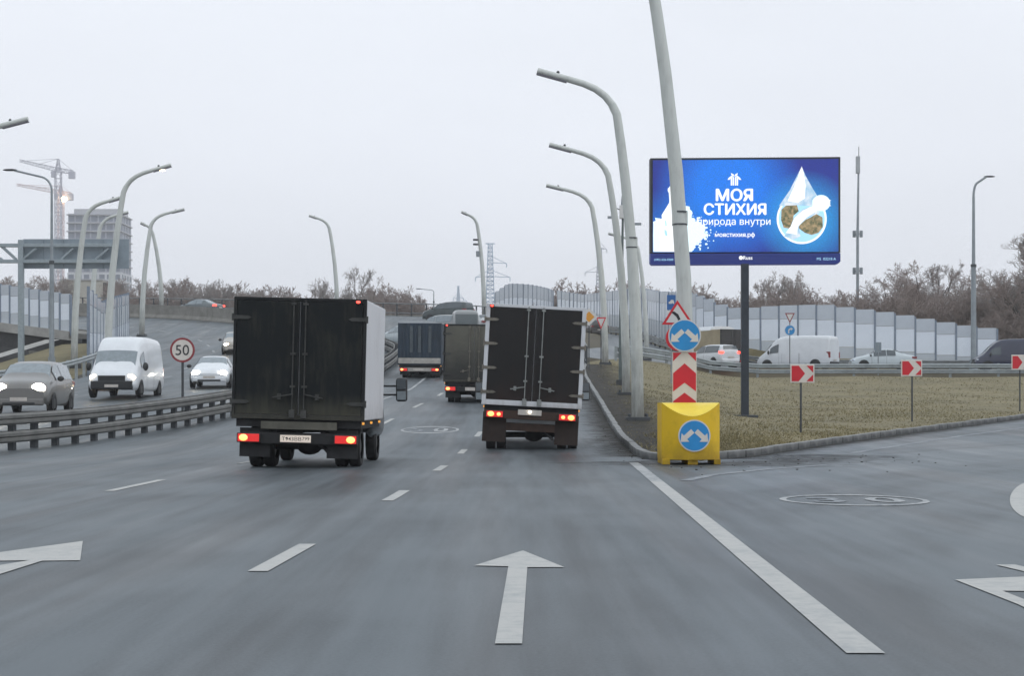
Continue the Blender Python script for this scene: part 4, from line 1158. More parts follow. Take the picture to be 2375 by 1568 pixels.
for k in range(150):
    px_ = 1600 + abs(rng.normal(0, 26)); py_ = 545 + rng.normal(0, 22); r_ = rng.uniform(.6, 3.6) * (1 if px_ < 1640 else .6)
    if px_ > 1670 or py_ > 580 or py_ < 500: continue
    sp.prism(pp([(px_ + r_ * math.cos(t), py_ + r_ * math.sin(t) * rng.uniform(.6, 1.2)) for t in np.linspace(0, 2 * math.pi, 7, endpoint=False)]), -.0405 - k * .00001, -.037)
o = sp.build('droplets', 'screen_cyan', screen); o['kind'] = 'stuff'
# ------------------------------------------------------------------ signs
def sign_disc(name, r, face, rim, parent, cx, cz, y=0.0, rim_w=.03):
    d = MB().prism(circ(r, 40, cx, cz), y, y + .02).build(name, rim, parent)
    poly('sign_face', circ(r - rim_w, 40, cx, cz), face, d, y - .005)
    return d
def arrow_pts(cx, cz, s, ang, tail=.42, tw=.075, hw=.19, hl=.17):
    """arrow from (cx, cz) pointing along ang"""
    pts = [(0, -tw), (tail, -tw), (tail, -hw), (tail + hl * 1.15, 0), (tail, hw), (tail, tw), (0, tw)]
    c_, s_ = math.cos(ang), math.sin(ang)
    return [(cx + (x * c_ - z * s_) * s, cz + (x * s_ + z * c_) * s) for x, z in pts]
def bypass_sign(name, parent, cx, cz, r, y):
    d = sign_disc(name, r, 'sign_blue', 'sign_white', parent, cx, cz, y, .022)
    for s_ in (-1, 1):
        ang = R(-42) if s_ > 0 else R(180 + 42)
        poly('arrow', arrow_pts(cx + s_ * .030, cz + .085, r / .275 * .49, ang, .34, .085, .20, .20), 'sign_cream', d, y - .009)
    return d
# the yellow water-filled block with its sign post
by, bxc = 30.9, 3.2
blk = thing('crash_block', 'yellow plastic crash block with a round two-arrow sign on its face', 'crash block', (bxc, by, 0.0))
W_ = 1.04
prof = []
for k in range(17):                       # bulging front, seen from above
    t_ = k / 16; prof.append((-W_ / 2 + W_ * t_, -.34 * math.sin(math.pi * t_) ** .8))
def block_ring(z): return [(x, y, z) for x, y in prof] + [(W_ / 2, .9, z), (-W_ / 2, .9, z)]
b = MB(); n = len(prof) + 2
vs_ = block_ring(.10) + block_ring(.86)
# the top slopes from the front lip up to the back edge
top = [(x, y, .86 + .0) for x, y in prof]
f = [(i, (i + 1) % n, n + (i + 1) % n, n + i) for i in range(n)] + [tuple(range(n))[::-1]]
vs2 = []
for i, (x, y) in enumerate(prof): vs2.append((x, y, .86 + .24 * (1 - math.sin(math.pi * i / 16) ** .9)))
vs_ = block_ring(.09); vs_ += vs2 + [(W_ / 2, .9, 1.10), (-W_ / 2, .9, 1.10)]
b.add(vs_, f); b.build('body', 'barrel_yellow', blk, smooth=35)
vt = [(x * .995, y + .012, z + .004) for x, y, z in vs2] + [(W_ / 2 * .995, .89, 1.104), (-W_ / 2 * .995, .89, 1.104)]
mid = [(0, .25, 1.03)]
b = MB().add(vt + mid, [(i, (i + 1) % len(vt), len(vt)) for i in range(len(vt))]); b.build('sloped_top', 'barrel_top', blk, smooth=60)
for x0, x1 in ((-.52, -.38), (-.08, .10), (.40, .52)):
    MB().box(x0, x1, -.16 if abs(x0) > .2 else -.30, .85, 0.0, .10).build('foot', 'barrel_yellow', blk, bevel=.01)
bypass_sign('round_sign', blk, .03, .52, .285, -.362)
# post panel behind the block
pp_ = thing('marker_post', 'red and white chevron marker panel standing behind the yellow block', 'marker post', (bxc - .11, by + 1.15, isle_z(3.1, 33) - .1))
s_ = 124.8; z0 = pp_.location.z
def mz(yd): return PZ(yd, by + 1.15) - z0
def mx_(xd): return PX(xd, by + 1.15) - pp_.location.x
MB().cyl((mx_(1588), .06, -.1), (mx_(1588), .06, mz(760)), .035, 10).build('pole', 'pole_grey', pp_)
xl, xr = mx_(1561), mx_(1614); zb, zt_ = mz(950), mz(818)
pn = MB().box(xl - .012, xr + .012, -.012, .012, zb, zt_ + .012).build('panel', 'sign_cream', pp_)
xc = (xl + xr) / 2
def chev(zc, h):                        # a red upward band; the white ones show between
    return [(xl, zc), (xc, zc + .21), (xr, zc), (xr, zc - h), (xc, zc - h + .21), (xl, zc - h)]
def zq(yd): return mz(yd)
poly('red_band', [(xl, zt_), (xc - .055, zt_), (xl, zq(838))], 'sign_red', pn, -.018)
poly('red_band', [(xr, zt_), (xc + .055, zt_), (xr, zq(838))], 'sign_red', pn, -.018)
poly('red_band', [(xl, zq(866)), (xc, zq(843)), (xr, zq(866)), (xr, zq(908)), (xc, zq(888)), (xl, zq(908))], 'sign_red', pn, -.018)
poly('red_band', [(xl, zq(931)), (xc, zq(911)), (xr, zq(931)), (xr, zb), (xl, zb)], 'sign_red', pn, -.018)
rs = thing('round_sign', 'blue round two-arrow sign mounted above the chevron marker panel', 'road sign', (PX(1588, by + 1.05), by + 1.05, PZ(778, by + 1.05)))
bypass_sign('disc', rs, 0, 0, .302, 0)
MB().box(-.03, .03, .02, .10, -.2, .2).build('bracket', 'pole_grey', rs)

def board(name, label, cat, xd, yd, Y, zg=None):
    return thing(name, label, cat, (PX(xd, Y), Y, zg if zg is not None else 0))
# triangle and round sign hidden behind the two-arrow sign
Y = 37.6; zg = isle_z(3.6, Y)
t = thing('warning_sign', 'red-edged triangular bend warning sign with a round sign below it', 'road sign', (PX(1571, Y), Y, zg))
def lx(xd): return PX(xd, Y) - t.location.x
def lz(yd): return PZ(yd, Y) - zg
MB().cyl((0, .05, 0), (0, .05, lz(700)), .03, 8).build('pole', 'pole_grey', t)
tri = [(lx(1535), lz(753)), (lx(1609), lz(753)), (lx(1571), lz(696))]
def inset(p, k):
    c_ = np.mean(np.array(p), 0); return [tuple(c_ + (np.array(q) - c_) * k) for q in p]
q = MB().prism(tri, 0, .02).build('triangle', 'sign_red', t)
poly('sign_face', inset(tri, .74), 'sign_white', q, -.006)
poly('bend_mark', [(lx(1556), lz(724)), (lx(1563), lz(722)), (lx(1573), lz(729)), (lx(1578), lz(740)), (lx(1578), lz(749)), (lx(1572), lz(749)), (lx(1572), lz(741)), (lx(1568), lz(734))], 'sign_black', q, -.011)
sign_disc('round_plate', 30 * Y / FOC, 'sign_white', 'sign_red', t, lx(1574), lz(784), 0, .06)
# blue information plate further back
Y = 88.0; zg = Z(8.2, Y) + .1
t = thing('information_sign', 'small blue rectangular road sign with a white vehicle symbol before the wall', 'road sign', (PX(1557, Y), Y, zg))
MB().cyl((0, .05, 0), (0, .05, PZ(684, Y) - zg), .035, 8).build('pole', 'pole_grey', t)
q = MB().box(-.22, .22, 0, .02, PZ(719, Y) - zg, PZ(684, Y) - zg).build('plate', 'sign_blue_dark', t)
zc = PZ(700, Y) - zg
poly('vehicle_symbol', [(-.14, zc - .10), (-.13, zc + .0), (-.06, zc + .02), (-.02, zc + .1), (.1, zc + .1), (.14, zc + .01), (.15, zc - .1), (.08, zc - .1), (.06, zc - .06), (.0, zc - .1)], 'sign_white', q, -.006)
MB().box(-.2, .2, 0, .02, PZ(728, Y) - zg, PZ(720.5, Y) - zg).build('lower_plate', 'sign_white', t)
# priority diamond and give way sign
Y = 93.0; zg = Z(3.9, Y) + .12
t = thing('priority_sign', 'orange and white diamond priority sign beside the white-framed truck', 'road sign', (PX(1361, Y) + .12, Y, zg))
MB().cyl((0, .05, -.1), (0, .05, PZ(716, Y) - zg), .03, 8).build('pole', 'steel_dark', t)
zc = PZ(735, Y) - zg; r_ = .48
q = MB().prism([(-r_, zc), (0, zc - r_), (r_, zc), (0, zc + r_)], 0, .02).build('plate', 'sign_white', t)
poly('sign_face', [(-r_ * .62, zc), (0, zc - r_ * .62), (r_ * .62, zc), (0, zc + r_ * .62)], 'sign_orange', q, -.006)
def give_way(xd, ytop, ybot, Y, wpx, label, zg, red='sign_red'):
    t = thing('give_way_sign', label, 'road sign', (PX(xd, Y), Y, zg))
    zt_, zb_ = PZ(ytop, Y) - zg, PZ(ybot, Y) - zg; hw = wpx / 2 * Y / FOC
    MB().cyl((0, .05, -.1), (0, .05, zt_ - .02), .03, 8).build('pole', 'steel_dark', t)
    tri = [(-hw, zt_), (hw, zt_), (0, zb_)]
    q = MB().prism(tri, 0, .02).build('triangle', red, t)
    poly('sign_face', inset(tri, .68), 'sign_white', q, -.006)
    return t
give_way(1394, 736, 764, 95.0, 24, 'red and white give way triangle beside the lamp post at the grass tip', Z(4.9, 95) + .12)
t = give_way(1832, 726, 750, 118.0, 23, 'give way triangle with a blue arrow disc below, before the noise wall', 2.9, 'sign_red_dim')
q = sign_disc('arrow_disc', .36, 'sign_blue', 'sign_rim', t, 0, PZ(766, 118) - 2.9, 0, .03)
zc = PZ(766, 118) - 2.9
poly('arrow', [(-.12, zc - .22), (-.04, zc - .22), (-.04, zc - .02), (.02, zc + .05), (.06, zc + .05), (.06, zc - .02), (.22, zc + .09), (.06, zc + .2), (.06, zc + .13), (-.02, zc + .13), (-.12, zc + .03)], 'sign_white', q, -.011)
# chevron boards on the island
def chevron(xd, ybase, x0, x1, y0, y1, Y, label):
    xw = PX(xd, Y); zg = isle_z(xw, Y)
    t = thing('chevron_sign', label, 'road sign', (xw, Y, zg), group='red chevron boards on the island')
    w2 = (x1 - x0) / 2 * Y / FOC; zt_, zb_ = PZ(y0, Y) - zg, PZ(y1, Y) - zg
    MB().cyl((0, .04, -.1), (0, .04, zb_ + .3), .028, 8).build('pole', 'steel_dark', t)
    xo = ((x0 + x1) / 2 - xd) * Y / FOC
    q = MB().box(xo - w2, xo + w2, 0, .025, zb_, zt_).build('plate', 'sign_cream', t, bevel=.01)
    iw, ih = w2 * .89, (zt_ - zb_) / 2 * .84; zc = (zt_ + zb_) / 2
    def u(a, c): return (xo + a * iw, zc + c * ih)
    poly('red_field', [u(-1, 1), u(-.34, 1), u(.24, 0), u(-.34, -1), u(-1, -1)], 'sign_red', q, -.006)
    poly('red_field', [u(.38, 1), u(1, 1), u(1, .12)], 'sign_red', q, -.006)
    poly('red_field', [u(.38, -1), u(1, -1), u(1, -.12)], 'sign_red', q, -.006)
    return t
chevron(1858, 1015, 1833, 1889, 845, 888, 45.0, 'red and white chevron board standing beside the billboard post')
chevron(2116, 977, 2090, 2139, 835, 873, 56.0, 'red and white chevron board between the two other chevron boards')
chevron(2366, 955, 2346, 2388, 823, 858, 68.0, 'red and white chevron board in front of the dark blue van')
# small plate on a pole before the wall, seen from behind
t = thing('small_sign', 'small grey sign plate seen from behind by the island guardrail', 'road sign', (PX(2037, 116), 116, 2.7))
MB().cyl((0, 0, 0), (0, 0, PZ(795, 116) - 2.7), .04, 8).build('pole', 'pole_grey', t)
MB().box(-.2, .2, -.03, 0, PZ(818, 116) - 2.7, PZ(794, 116) - 2.7).build('plate', 'sign_back', t)
# speed limit
Y = 53.5; zg = float(Mz(Y))
t = thing('speed_limit_sign', 'round red-rimmed speed limit sign reading 50 on the median', 'road sign', (PX(423, Y), Y, zg))
zc = PZ(812, Y) - zg
MB().cyl((0, .04, -.1), (0, .04, zc + .2), .04, 10).build('pole', 'steel_dark', t)
d = sign_disc('disc', .385, 'sign_cream', 'sign_red_dim', t, 0, zc, 0, .065)
text('50', 1.0, 'sign_black', 'digits', d, 0, -.012, zc, .42, 0, height=.32)

# ------------------------------------------------------------------ vehicles
wm = None
def wheel_mesh(r, wd):
    b = MB()
    pr = [(r * .62, -wd / 2), (r * .93, -wd / 2), (r, -wd / 2 + .035), (r, wd / 2 - .035), (r * .93, wd / 2), (r * .62, wd / 2)]
    n = 22; v = []; f = []
    for k in range(n):
        t = 2 * math.pi * k / n
        for q, x in pr: v.append((x, q * math.cos(t), q * math.sin(t)))
    m_ = len(pr)
    for k in range(n):
        j = (k + 1) % n
        for i in range(m_ - 1): f.append((k * m_ + i, j * m_ + i, j * m_ + i + 1, k * m_ + i + 1))
    b.add(v, f); t_ = b.mesh('tyre'); t_.materials.append(MATS['rubber'])
    t_.polygons.foreach_set('use_smooth', [True] * len(t_.polygons)); t_.set_sharp_from_angle(angle=R(35))
    b = MB()
    for s_ in (-1, 1):
        v = [(s_ * (wd / 2 - .05), r * .64 * math.cos(2 * math.pi * k / n), r * .64 * math.sin(2 * math.pi * k / n)) for k in range(n)]
        v += [(s_ * (wd / 2 - .02), r * .30 * math.cos(2 * math.pi * k / n), r * .30 * math.sin(2 * math.pi * k / n)) for k in range(n)]
        v += [(s_ * (wd / 2 - .02), 0, 0)]
        f = [(k, (k + 1) % n, n + (k + 1) % n, n + k) for k in range(n)] + [(n + k, n + (k + 1) % n, 2 * n) for k in range(n)]
        b.add(v, f)
    q = b.mesh('rim'); q.materials.append(MATS['rim'])
    return t_, q
WM = {}
def wheel(parent, x, y, r=.33, wd=.2):
    key = (r, wd)
    if key not in WM: WM[key] = wheel_mesh(r, wd)
    t_, q = WM[key]
    a = inst('wheel', t_, parent, (x, y, r - .004)); inst('rim', q, a)
    return a

PT = 7      # half section points
def section(y, zb, zbelt, zr, wb, wbelt, wr):
    h = [(wb * .88, zb), (wb * .985, zb + .10), (wb, zb + (zbelt - zb) * .5), (wbelt, zbelt), (wr, zr - .045), (wr * .80, zr - .008), (0, zr + .012)]
    pts = [(x, y, z) for x, z in h] + [(-x, y, z) for x, z in h[-2::-1]]
    return pts
class Loft:
    def __init__(s, st):
        s.g = np.array([section(*a) for a in st], float)      # stations x 13 x 3
    def at(s, u, v):
        nu, nv = s.g.shape[:2]
        i = min(int(u), nu - 2); j = min(int(v), nv - 2); a, b = u - i, v - j
        g = s.g
        return (g[i, j] * (1 - a) * (1 - b) + g[i + 1, j] * a * (1 - b) + g[i, j + 1] * (1 - a) * b + g[i + 1, j + 1] * a * b)
    def body(s, name, m, parent, smooth=50):
        nu, nv = s.g.shape[:2]; v = [tuple(p) for p in s.g.reshape(-1, 3)]
        f = []
        for i in range(nu - 1):
            for j in range(nv - 1):
                f.append((i * nv + j, i * nv + j + 1, (i + 1) * nv + j + 1, (i + 1) * nv + j))
        f.append(tuple(range(nv))); f.append(tuple((nu - 1) * nv + k for k in range(nv - 1, -1, -1)))
        o = MB().add(v, f).build(name, m, parent, smooth=smooth)
        md = o.modifiers.new('soft', 'SUBSURF'); md.levels = 1; md.render_levels = 2; md.boundary_smooth = 'PRESERVE_CORNERS'
        return o
    def patch(s, name, m, parent, u0, u1, v0, v1, off=.012, n=6, taper=0.0):
        us = np.linspace(u0, u1, n); vs__ = np.linspace(v0, v1, n)
        P = np.zeros((n, n, 3))
        for i in range(n):
            for j in range(n):
                p = s.at(us[i], vs__[j])
                e = 1e-3
                du = s.at(min(us[i] + e, s.g.shape[0] - 1), vs__[j]) - s.at(us[i] - e if us[i] > e else 0, vs__[j])
                dv = s.at(us[i], vs__[j] + e) - s.at(us[i], vs__[j] - e)
                nn = np.cross(dv, du); L = np.linalg.norm(nn)
                nn = nn / L if L > 1e-12 else np.array([0, 0, 1.0])
                c_ = np.array([0, p[1], .6])
                if np.dot(nn, p - c_) < 0: nn = -nn
                P[i, j] = p + nn * off
        idx = np.arange(n * n).reshape(n, n)
        f = [(idx[i, j], idx[i, j + 1], idx[i + 1, j + 1], idx[i + 1, j]) for i in range(n - 1) for j in range(n - 1)]
        return MB().add([tuple(p) for p in P.reshape(-1, 3)], f).build(name, m, parent, smooth=40)

# stations run from the tail (u = 0) to the nose
SEDAN = [(-2.20, .42, .72, .82, .78, .76, .62), (-2.14, .30, .86, .97, .83, .80, .68), (-1.95, .24, .92, 1.03, .86, .83, .70), (-1.45, .20, .93, 1.07, .875, .84, .69),
         (-.75, .20, .93, 1.41, .88, .84, .56), (-.2, .20, .92, 1.46, .88, .845, .57), (.35, .20, .91, 1.42, .88, .845, .565), (1.15, .20, .90, 1.00, .87, .83, .70),
         (1.75, .22, .83, .92, .86, .81, .66), (2.08, .26, .70, .79, .82, .76, .60), (2.20, .34, .55, .63, .74, .70, .54)]
WAGON = [(-2.10, .45, .80, 1.02, .76, .74, .60), (-2.06, .30, .92, 1.20, .82, .80, .62), (-1.96, .24, .95, 1.46, .85, .82, .60), (-1.75, .22, .95, 1.53, .86, .83, .60),
         (-.9, .20, .94, 1.56, .87, .84, .60), (-.2, .20, .93, 1.56, .87, .84, .60), (.40, .20, .92, 1.50, .87, .84, .59), (1.15, .20, .92, 1.03, .86, .83, .71),
         (1.65, .22, .86, .95, .85, .81, .67), (1.98, .26, .74, .83, .82, .77, .62), (2.10, .36, .56, .66, .74, .70, .55)]
SUV = [(a, b_ + .06, c_ + .12, d_ + .14, e_ * 1.06, f_ * 1.06, g_ * 1.08) for a, b_, c_, d_, e_, f_, g_ in WAGON]
VAN = [(-2.75, .50, 1.00, 2.20, .90, .90, .80), (-2.70, .36, 1.15, 2.40, .96, .955, .84), (-2.55, .30, 1.18, 2.46, .98, .97, .85), (-.8, .28, 1.18, 2.50, .98, .97, .86), (.6, .28, 1.18, 2.48, .98, .97, .86),
       (1.05, .28, 1.17, 2.40, .98, .965, .83), (1.42, .28, 1.16, 2.17, .98, .96, .80), (1.64, .28, 1.16, 1.92, .98, .96, .80), (2.14, .28, 1.12, 1.29, .97, .93, .80), (2.45, .30, .98, 1.12, .94, .88, .72), (2.66, .34, .84, .95, .90, .82, .66), (2.75, .42, .66, .78, .82, .74, .60)]

def car_paint(name, c, rough=.35, var=.06):
    return mat(name, c, rough, 0.0, var=var, scale=2, coat=.5)
def make_car(st, paint, label, cat, loc, heading, name, front=None, rear=None, van=False, plate=True, hi=1.0, glass='car_glass', grille=True, side_from=0, group=None):
    """front / rear: lens materials when lit. heading: degrees, 0 = away from the camera"""
    t = thing(name, label, cat, loc, R(heading), group)
    L = Loft(st); g = L.g
    yr, yf = g[0, 0, 1], g[-1, 0, 1]
    L.body('body', paint, t)
    hw = g[4, 2, 0]
    if van:
        L.patch('windscreen', glass, t, 7.06, 7.95, 4.12, 7.88, n=7)
        for a, b__ in ((3.05, 3.60), (8.40, 8.95)):
            L.patch('side_window', glass, t, 5.0, 7.1, a, b__)
        zl, yh, xl_ = .80, yf - .16, .70
        zr_, xr_ = 1.05, hw * .90
    else:
        L.patch('windscreen', glass, t, 6.10, 6.92, 4.15, 7.85, n=7)
        L.patch('rear_window', glass, t, (3.15 if st is SEDAN else 1.10), (3.95 if st is SEDAN else 2.0), 4.3, 7.7, n=7)
        k0 = 3.5 if st is SEDAN else 2.6
        for a, b__ in ((3.10, 3.92), (8.08, 8.90)):
            L.patch('side_window', glass, t, 5.12, 6.45, a, b__)
            L.patch('side_window', glass, t, k0 + .45, 5.02, a, b__)
        zl, yh, xl_ = .66 if st is not SUV else .82, yf - .10, .60
        zr_, xr_ = (.84 if st is SEDAN else 1.0), hw * .80
    # lamps
    for s_ in (-1, 1):
        h_ = MB().ell((s_ * xl_, yh - .06, zl), (.19, .14, .095), 12, 7).build('headlight', (front and 'headlight_rim') or 'mirror_glass', t, smooth=60)
        if front: MB().ell((s_ * (xl_ - .01), yh + .05, zl), (.105 * hi, .06, .07 * hi), 12, 6).build('bulb', front, h_, smooth=60)  # hi swells the bulb to stand in for glare
        if van: rl = MB().box(s_ * xr_ - .07, s_ * xr_ + .07, yr - .03, yr + .25, zr_ - .22, zr_ + .22).build('tail_light', rear or 'lens_red_dim', t, bevel=.02)
        else: rl = MB().box(s_ * xr_ - .13, s_ * xr_ + .10, yr - .035, yr + .30, zr_ - .08, zr_ + .07).build('tail_light', rear or 'lens_red_dim', t, bevel=.02)
        # mirrors
        mzv = 1.25 if van else (g[7, 3, 2] + .08); my = 1.75 if van else .95
        MB().ell((s_ * (hw + .12), my, mzv), (.11, .07, .17 if van else .085), 10, 6).build('wing_mirror', 'plastic_black', t, smooth=60)
        for yw in (yr + (1.05 if van else .82), yf - (.85 if van else .80)):
            r_ = .34 if van else .315
            wheel(t, s_ * (hw - .09), yw, r_, .2)
            a = MB(); v = [(s_ * (hw + .004), yw + (r_ + .06) * math.cos(q), r_ + (r_ + .06) * math.sin(q)) for q in np.linspace(R(-20), R(200), 16)]
            a.add(v, [tuple(range(16))]); a.build('wheel_arch', 'plastic_black', t)
    for u_ in ((3.2, 4.4, 4.9) if van else (5.07, 6.62)):
        for v0, v1 in ((1.0, 3.0), (9.0, 11.0)): L.patch('door_seam', 'plastic_black', t, u_, u_ + .02, v0, v1, off=.006)
    # front grille and bumpers
    b = MB().box(-.52, .52, yf - .06, yf + .012, zl - .16, zl + .08) if van else MB().box(-.27, .27, yf - .12, yf - .005, zl - .10, zl - .03)
    if grille: b.build('grille', 'plastic_black', t, bevel=.015)
    MB().box(-hw * .82, hw * .82, yf - .12, yf + .03, .28 if not van else .34, .50 if not van else .68).build('front_bumper', paint if not van else 'plastic_black', t, bevel=.05)
    MB().box(-hw * .84, hw * .84, yr - .05, yr + .15, .34, .56).build('rear_bumper', paint if not van else 'plastic_black', t, bevel=.05)
    if not van: MB().box(-.50, .50, yf - .06, yf + .036, .30, .38).build('lower_intake', 'plastic_black', t, bevel=.02)
    if plate:
        MB().box(-.26, .26, yf + .03, yf + .04, .42, .53).build('number_plate', 'plate_white', t)
        MB().box(-.26, .26, yr - .062, yr - .05, .62, .73).build('number_plate', 'plate_white', t)
    return t
car_paint('paint_white', (.66, .68, .70)); car_paint('paint_silver', (.30, .31, .31), .35); car_paint('paint_grey', (.16, .165, .165)); car_paint('paint_dark', (.025, .028, .03))
car_paint('paint_navy', (.012, .016, .045), .3); car_paint('paint_beige', (.34, .31, .27)); car_paint('paint_brown', (.035, .028, .024)); car_paint('paint_pearl', (.45, .50, .52))
car_paint('paint_taupe', (.135, .130, .122), .35); car_paint('paint_slate', (.10, .12, .125), .4); car_paint('paint_green', (.03, .045, .045), .5)
def onroad(xd, Y, dx=0): x = PX(xd, Y) + dx; return (x, Y, float(Mz(Y)) + .0)
ncar = make_car(SUV, 'paint_taupe', 'dark taupe oncoming car with glaring headlights behind the median rail', 'car', (-15.3, 55.2, float(Mz(55.2))), 183, 'oncoming_car', front='headlight', hi=2.1, glass='car_glass_pale')
vn = make_car(VAN, 'paint_white', 'white high-roof van driving towards us with warm headlights', 'van', (-14.9, 66.7, float(Mz(66.2))), 181, 'white_van', front='headlight_warm', van=True, hi=1.7, glass='car_glass_pale')
vn.scale = (.97, 1, .95)
make_car(SEDAN, 'paint_white', 'white oncoming sedan with headlights on beside the speed limit sign', 'car', (PX(497, 77), 77, float(Mz(76))), 184, 'white_sedan', front='headlight', hi=1.6, glass='car_glass_pale')
make_car(WAGON, 'paint_beige', 'beige oncoming car with one bright headlight half behind the black truck', 'car', (PX(546, 112), 112, float(Mz(110))), 190, 'beige_car', front='headlight_warm', hi=1.4, glass='car_glass_pale')
make_car(SEDAN, 'paint_slate', 'dark car with glowing red tail lights beyond the concrete barrier', 'car', (PX(462, 157), 157, float(Mz(157)) + .05), 68, 'dark_sedan', rear='lens_red_bright', glass='car_glass_pale')
make_car(SEDAN, 'paint_pearl', 'pale sedan ahead of the blue tarpaulin truck', 'car', (PX(935, 118), 118, float(Mz(118))), 38, 'pale_sedan', glass='car_glass_pale')
make_car(SUV, 'paint_silver', 'silver estate car with a lit tail light climbing the flyover curve', 'car', (PX(1022, 128), 128, float(Mz(128))), 52, 'silver_car', rear='lens_red_bright', glass='car_glass_pale')
gv = make_car(VAN, 'paint_silver', 'dusty grey panel van ahead of the beige truck box', 'van', (PX(1076, 127), 127, float(Mz(125))), 6, 'grey_van', van=True)
gv.scale = (1, .9, .90)
MB().box(-.80, .80, -2.80, -2.74, .75, 2.1).build('rear_door', 'paint_slate', gv, bevel=.02)
make_car(SEDAN, 'paint_silver', 'silver car showing only its tail beside the grey panel van', 'car', (PX(1116, 133), 133, float(Mz(133))), 25, 'silver_sedan')
# vehicles on the ramp
def onramp(xd, Y):
    return (PX(xd, Y), Y, ramp_zf(PX(xd, Y), Y) + .02)
make_car(SUV, 'paint_brown', 'dark off-road car seen from behind at the top of the ramp', 'car', (PX(1379, 168), 168, ramp_zf(PX(1379, 168), 168) + .02), 12, 'dark_car', glass='car_glass')
make_car(WAGON, 'paint_white', 'white estate car with red brake lights in front of the brown van', 'car', onramp(1652, 119.5), 30, 'white_estate', rear='lens_red_bright')
wv = make_car(VAN, 'paint_white', 'white high-roof van heading along the ramp before the noise wall', 'van', onramp(1850, 121.5), 58, 'white_ramp_van', van=True, rear='lens_red_dim')
wv.scale = (1, 1, .95)
make_car(SEDAN, 'paint_pearl', 'pale sedan whose roof shows above the island guardrail', 'car', onramp(2046, 119.8), 88, 'pale_car')
nv = make_car(VAN, 'paint_navy', 'dark navy van behind the last chevron board', 'van', onramp(2352, 118.5), 84, 'navy_van', van=True)
nv.scale = (1, 1, .86)

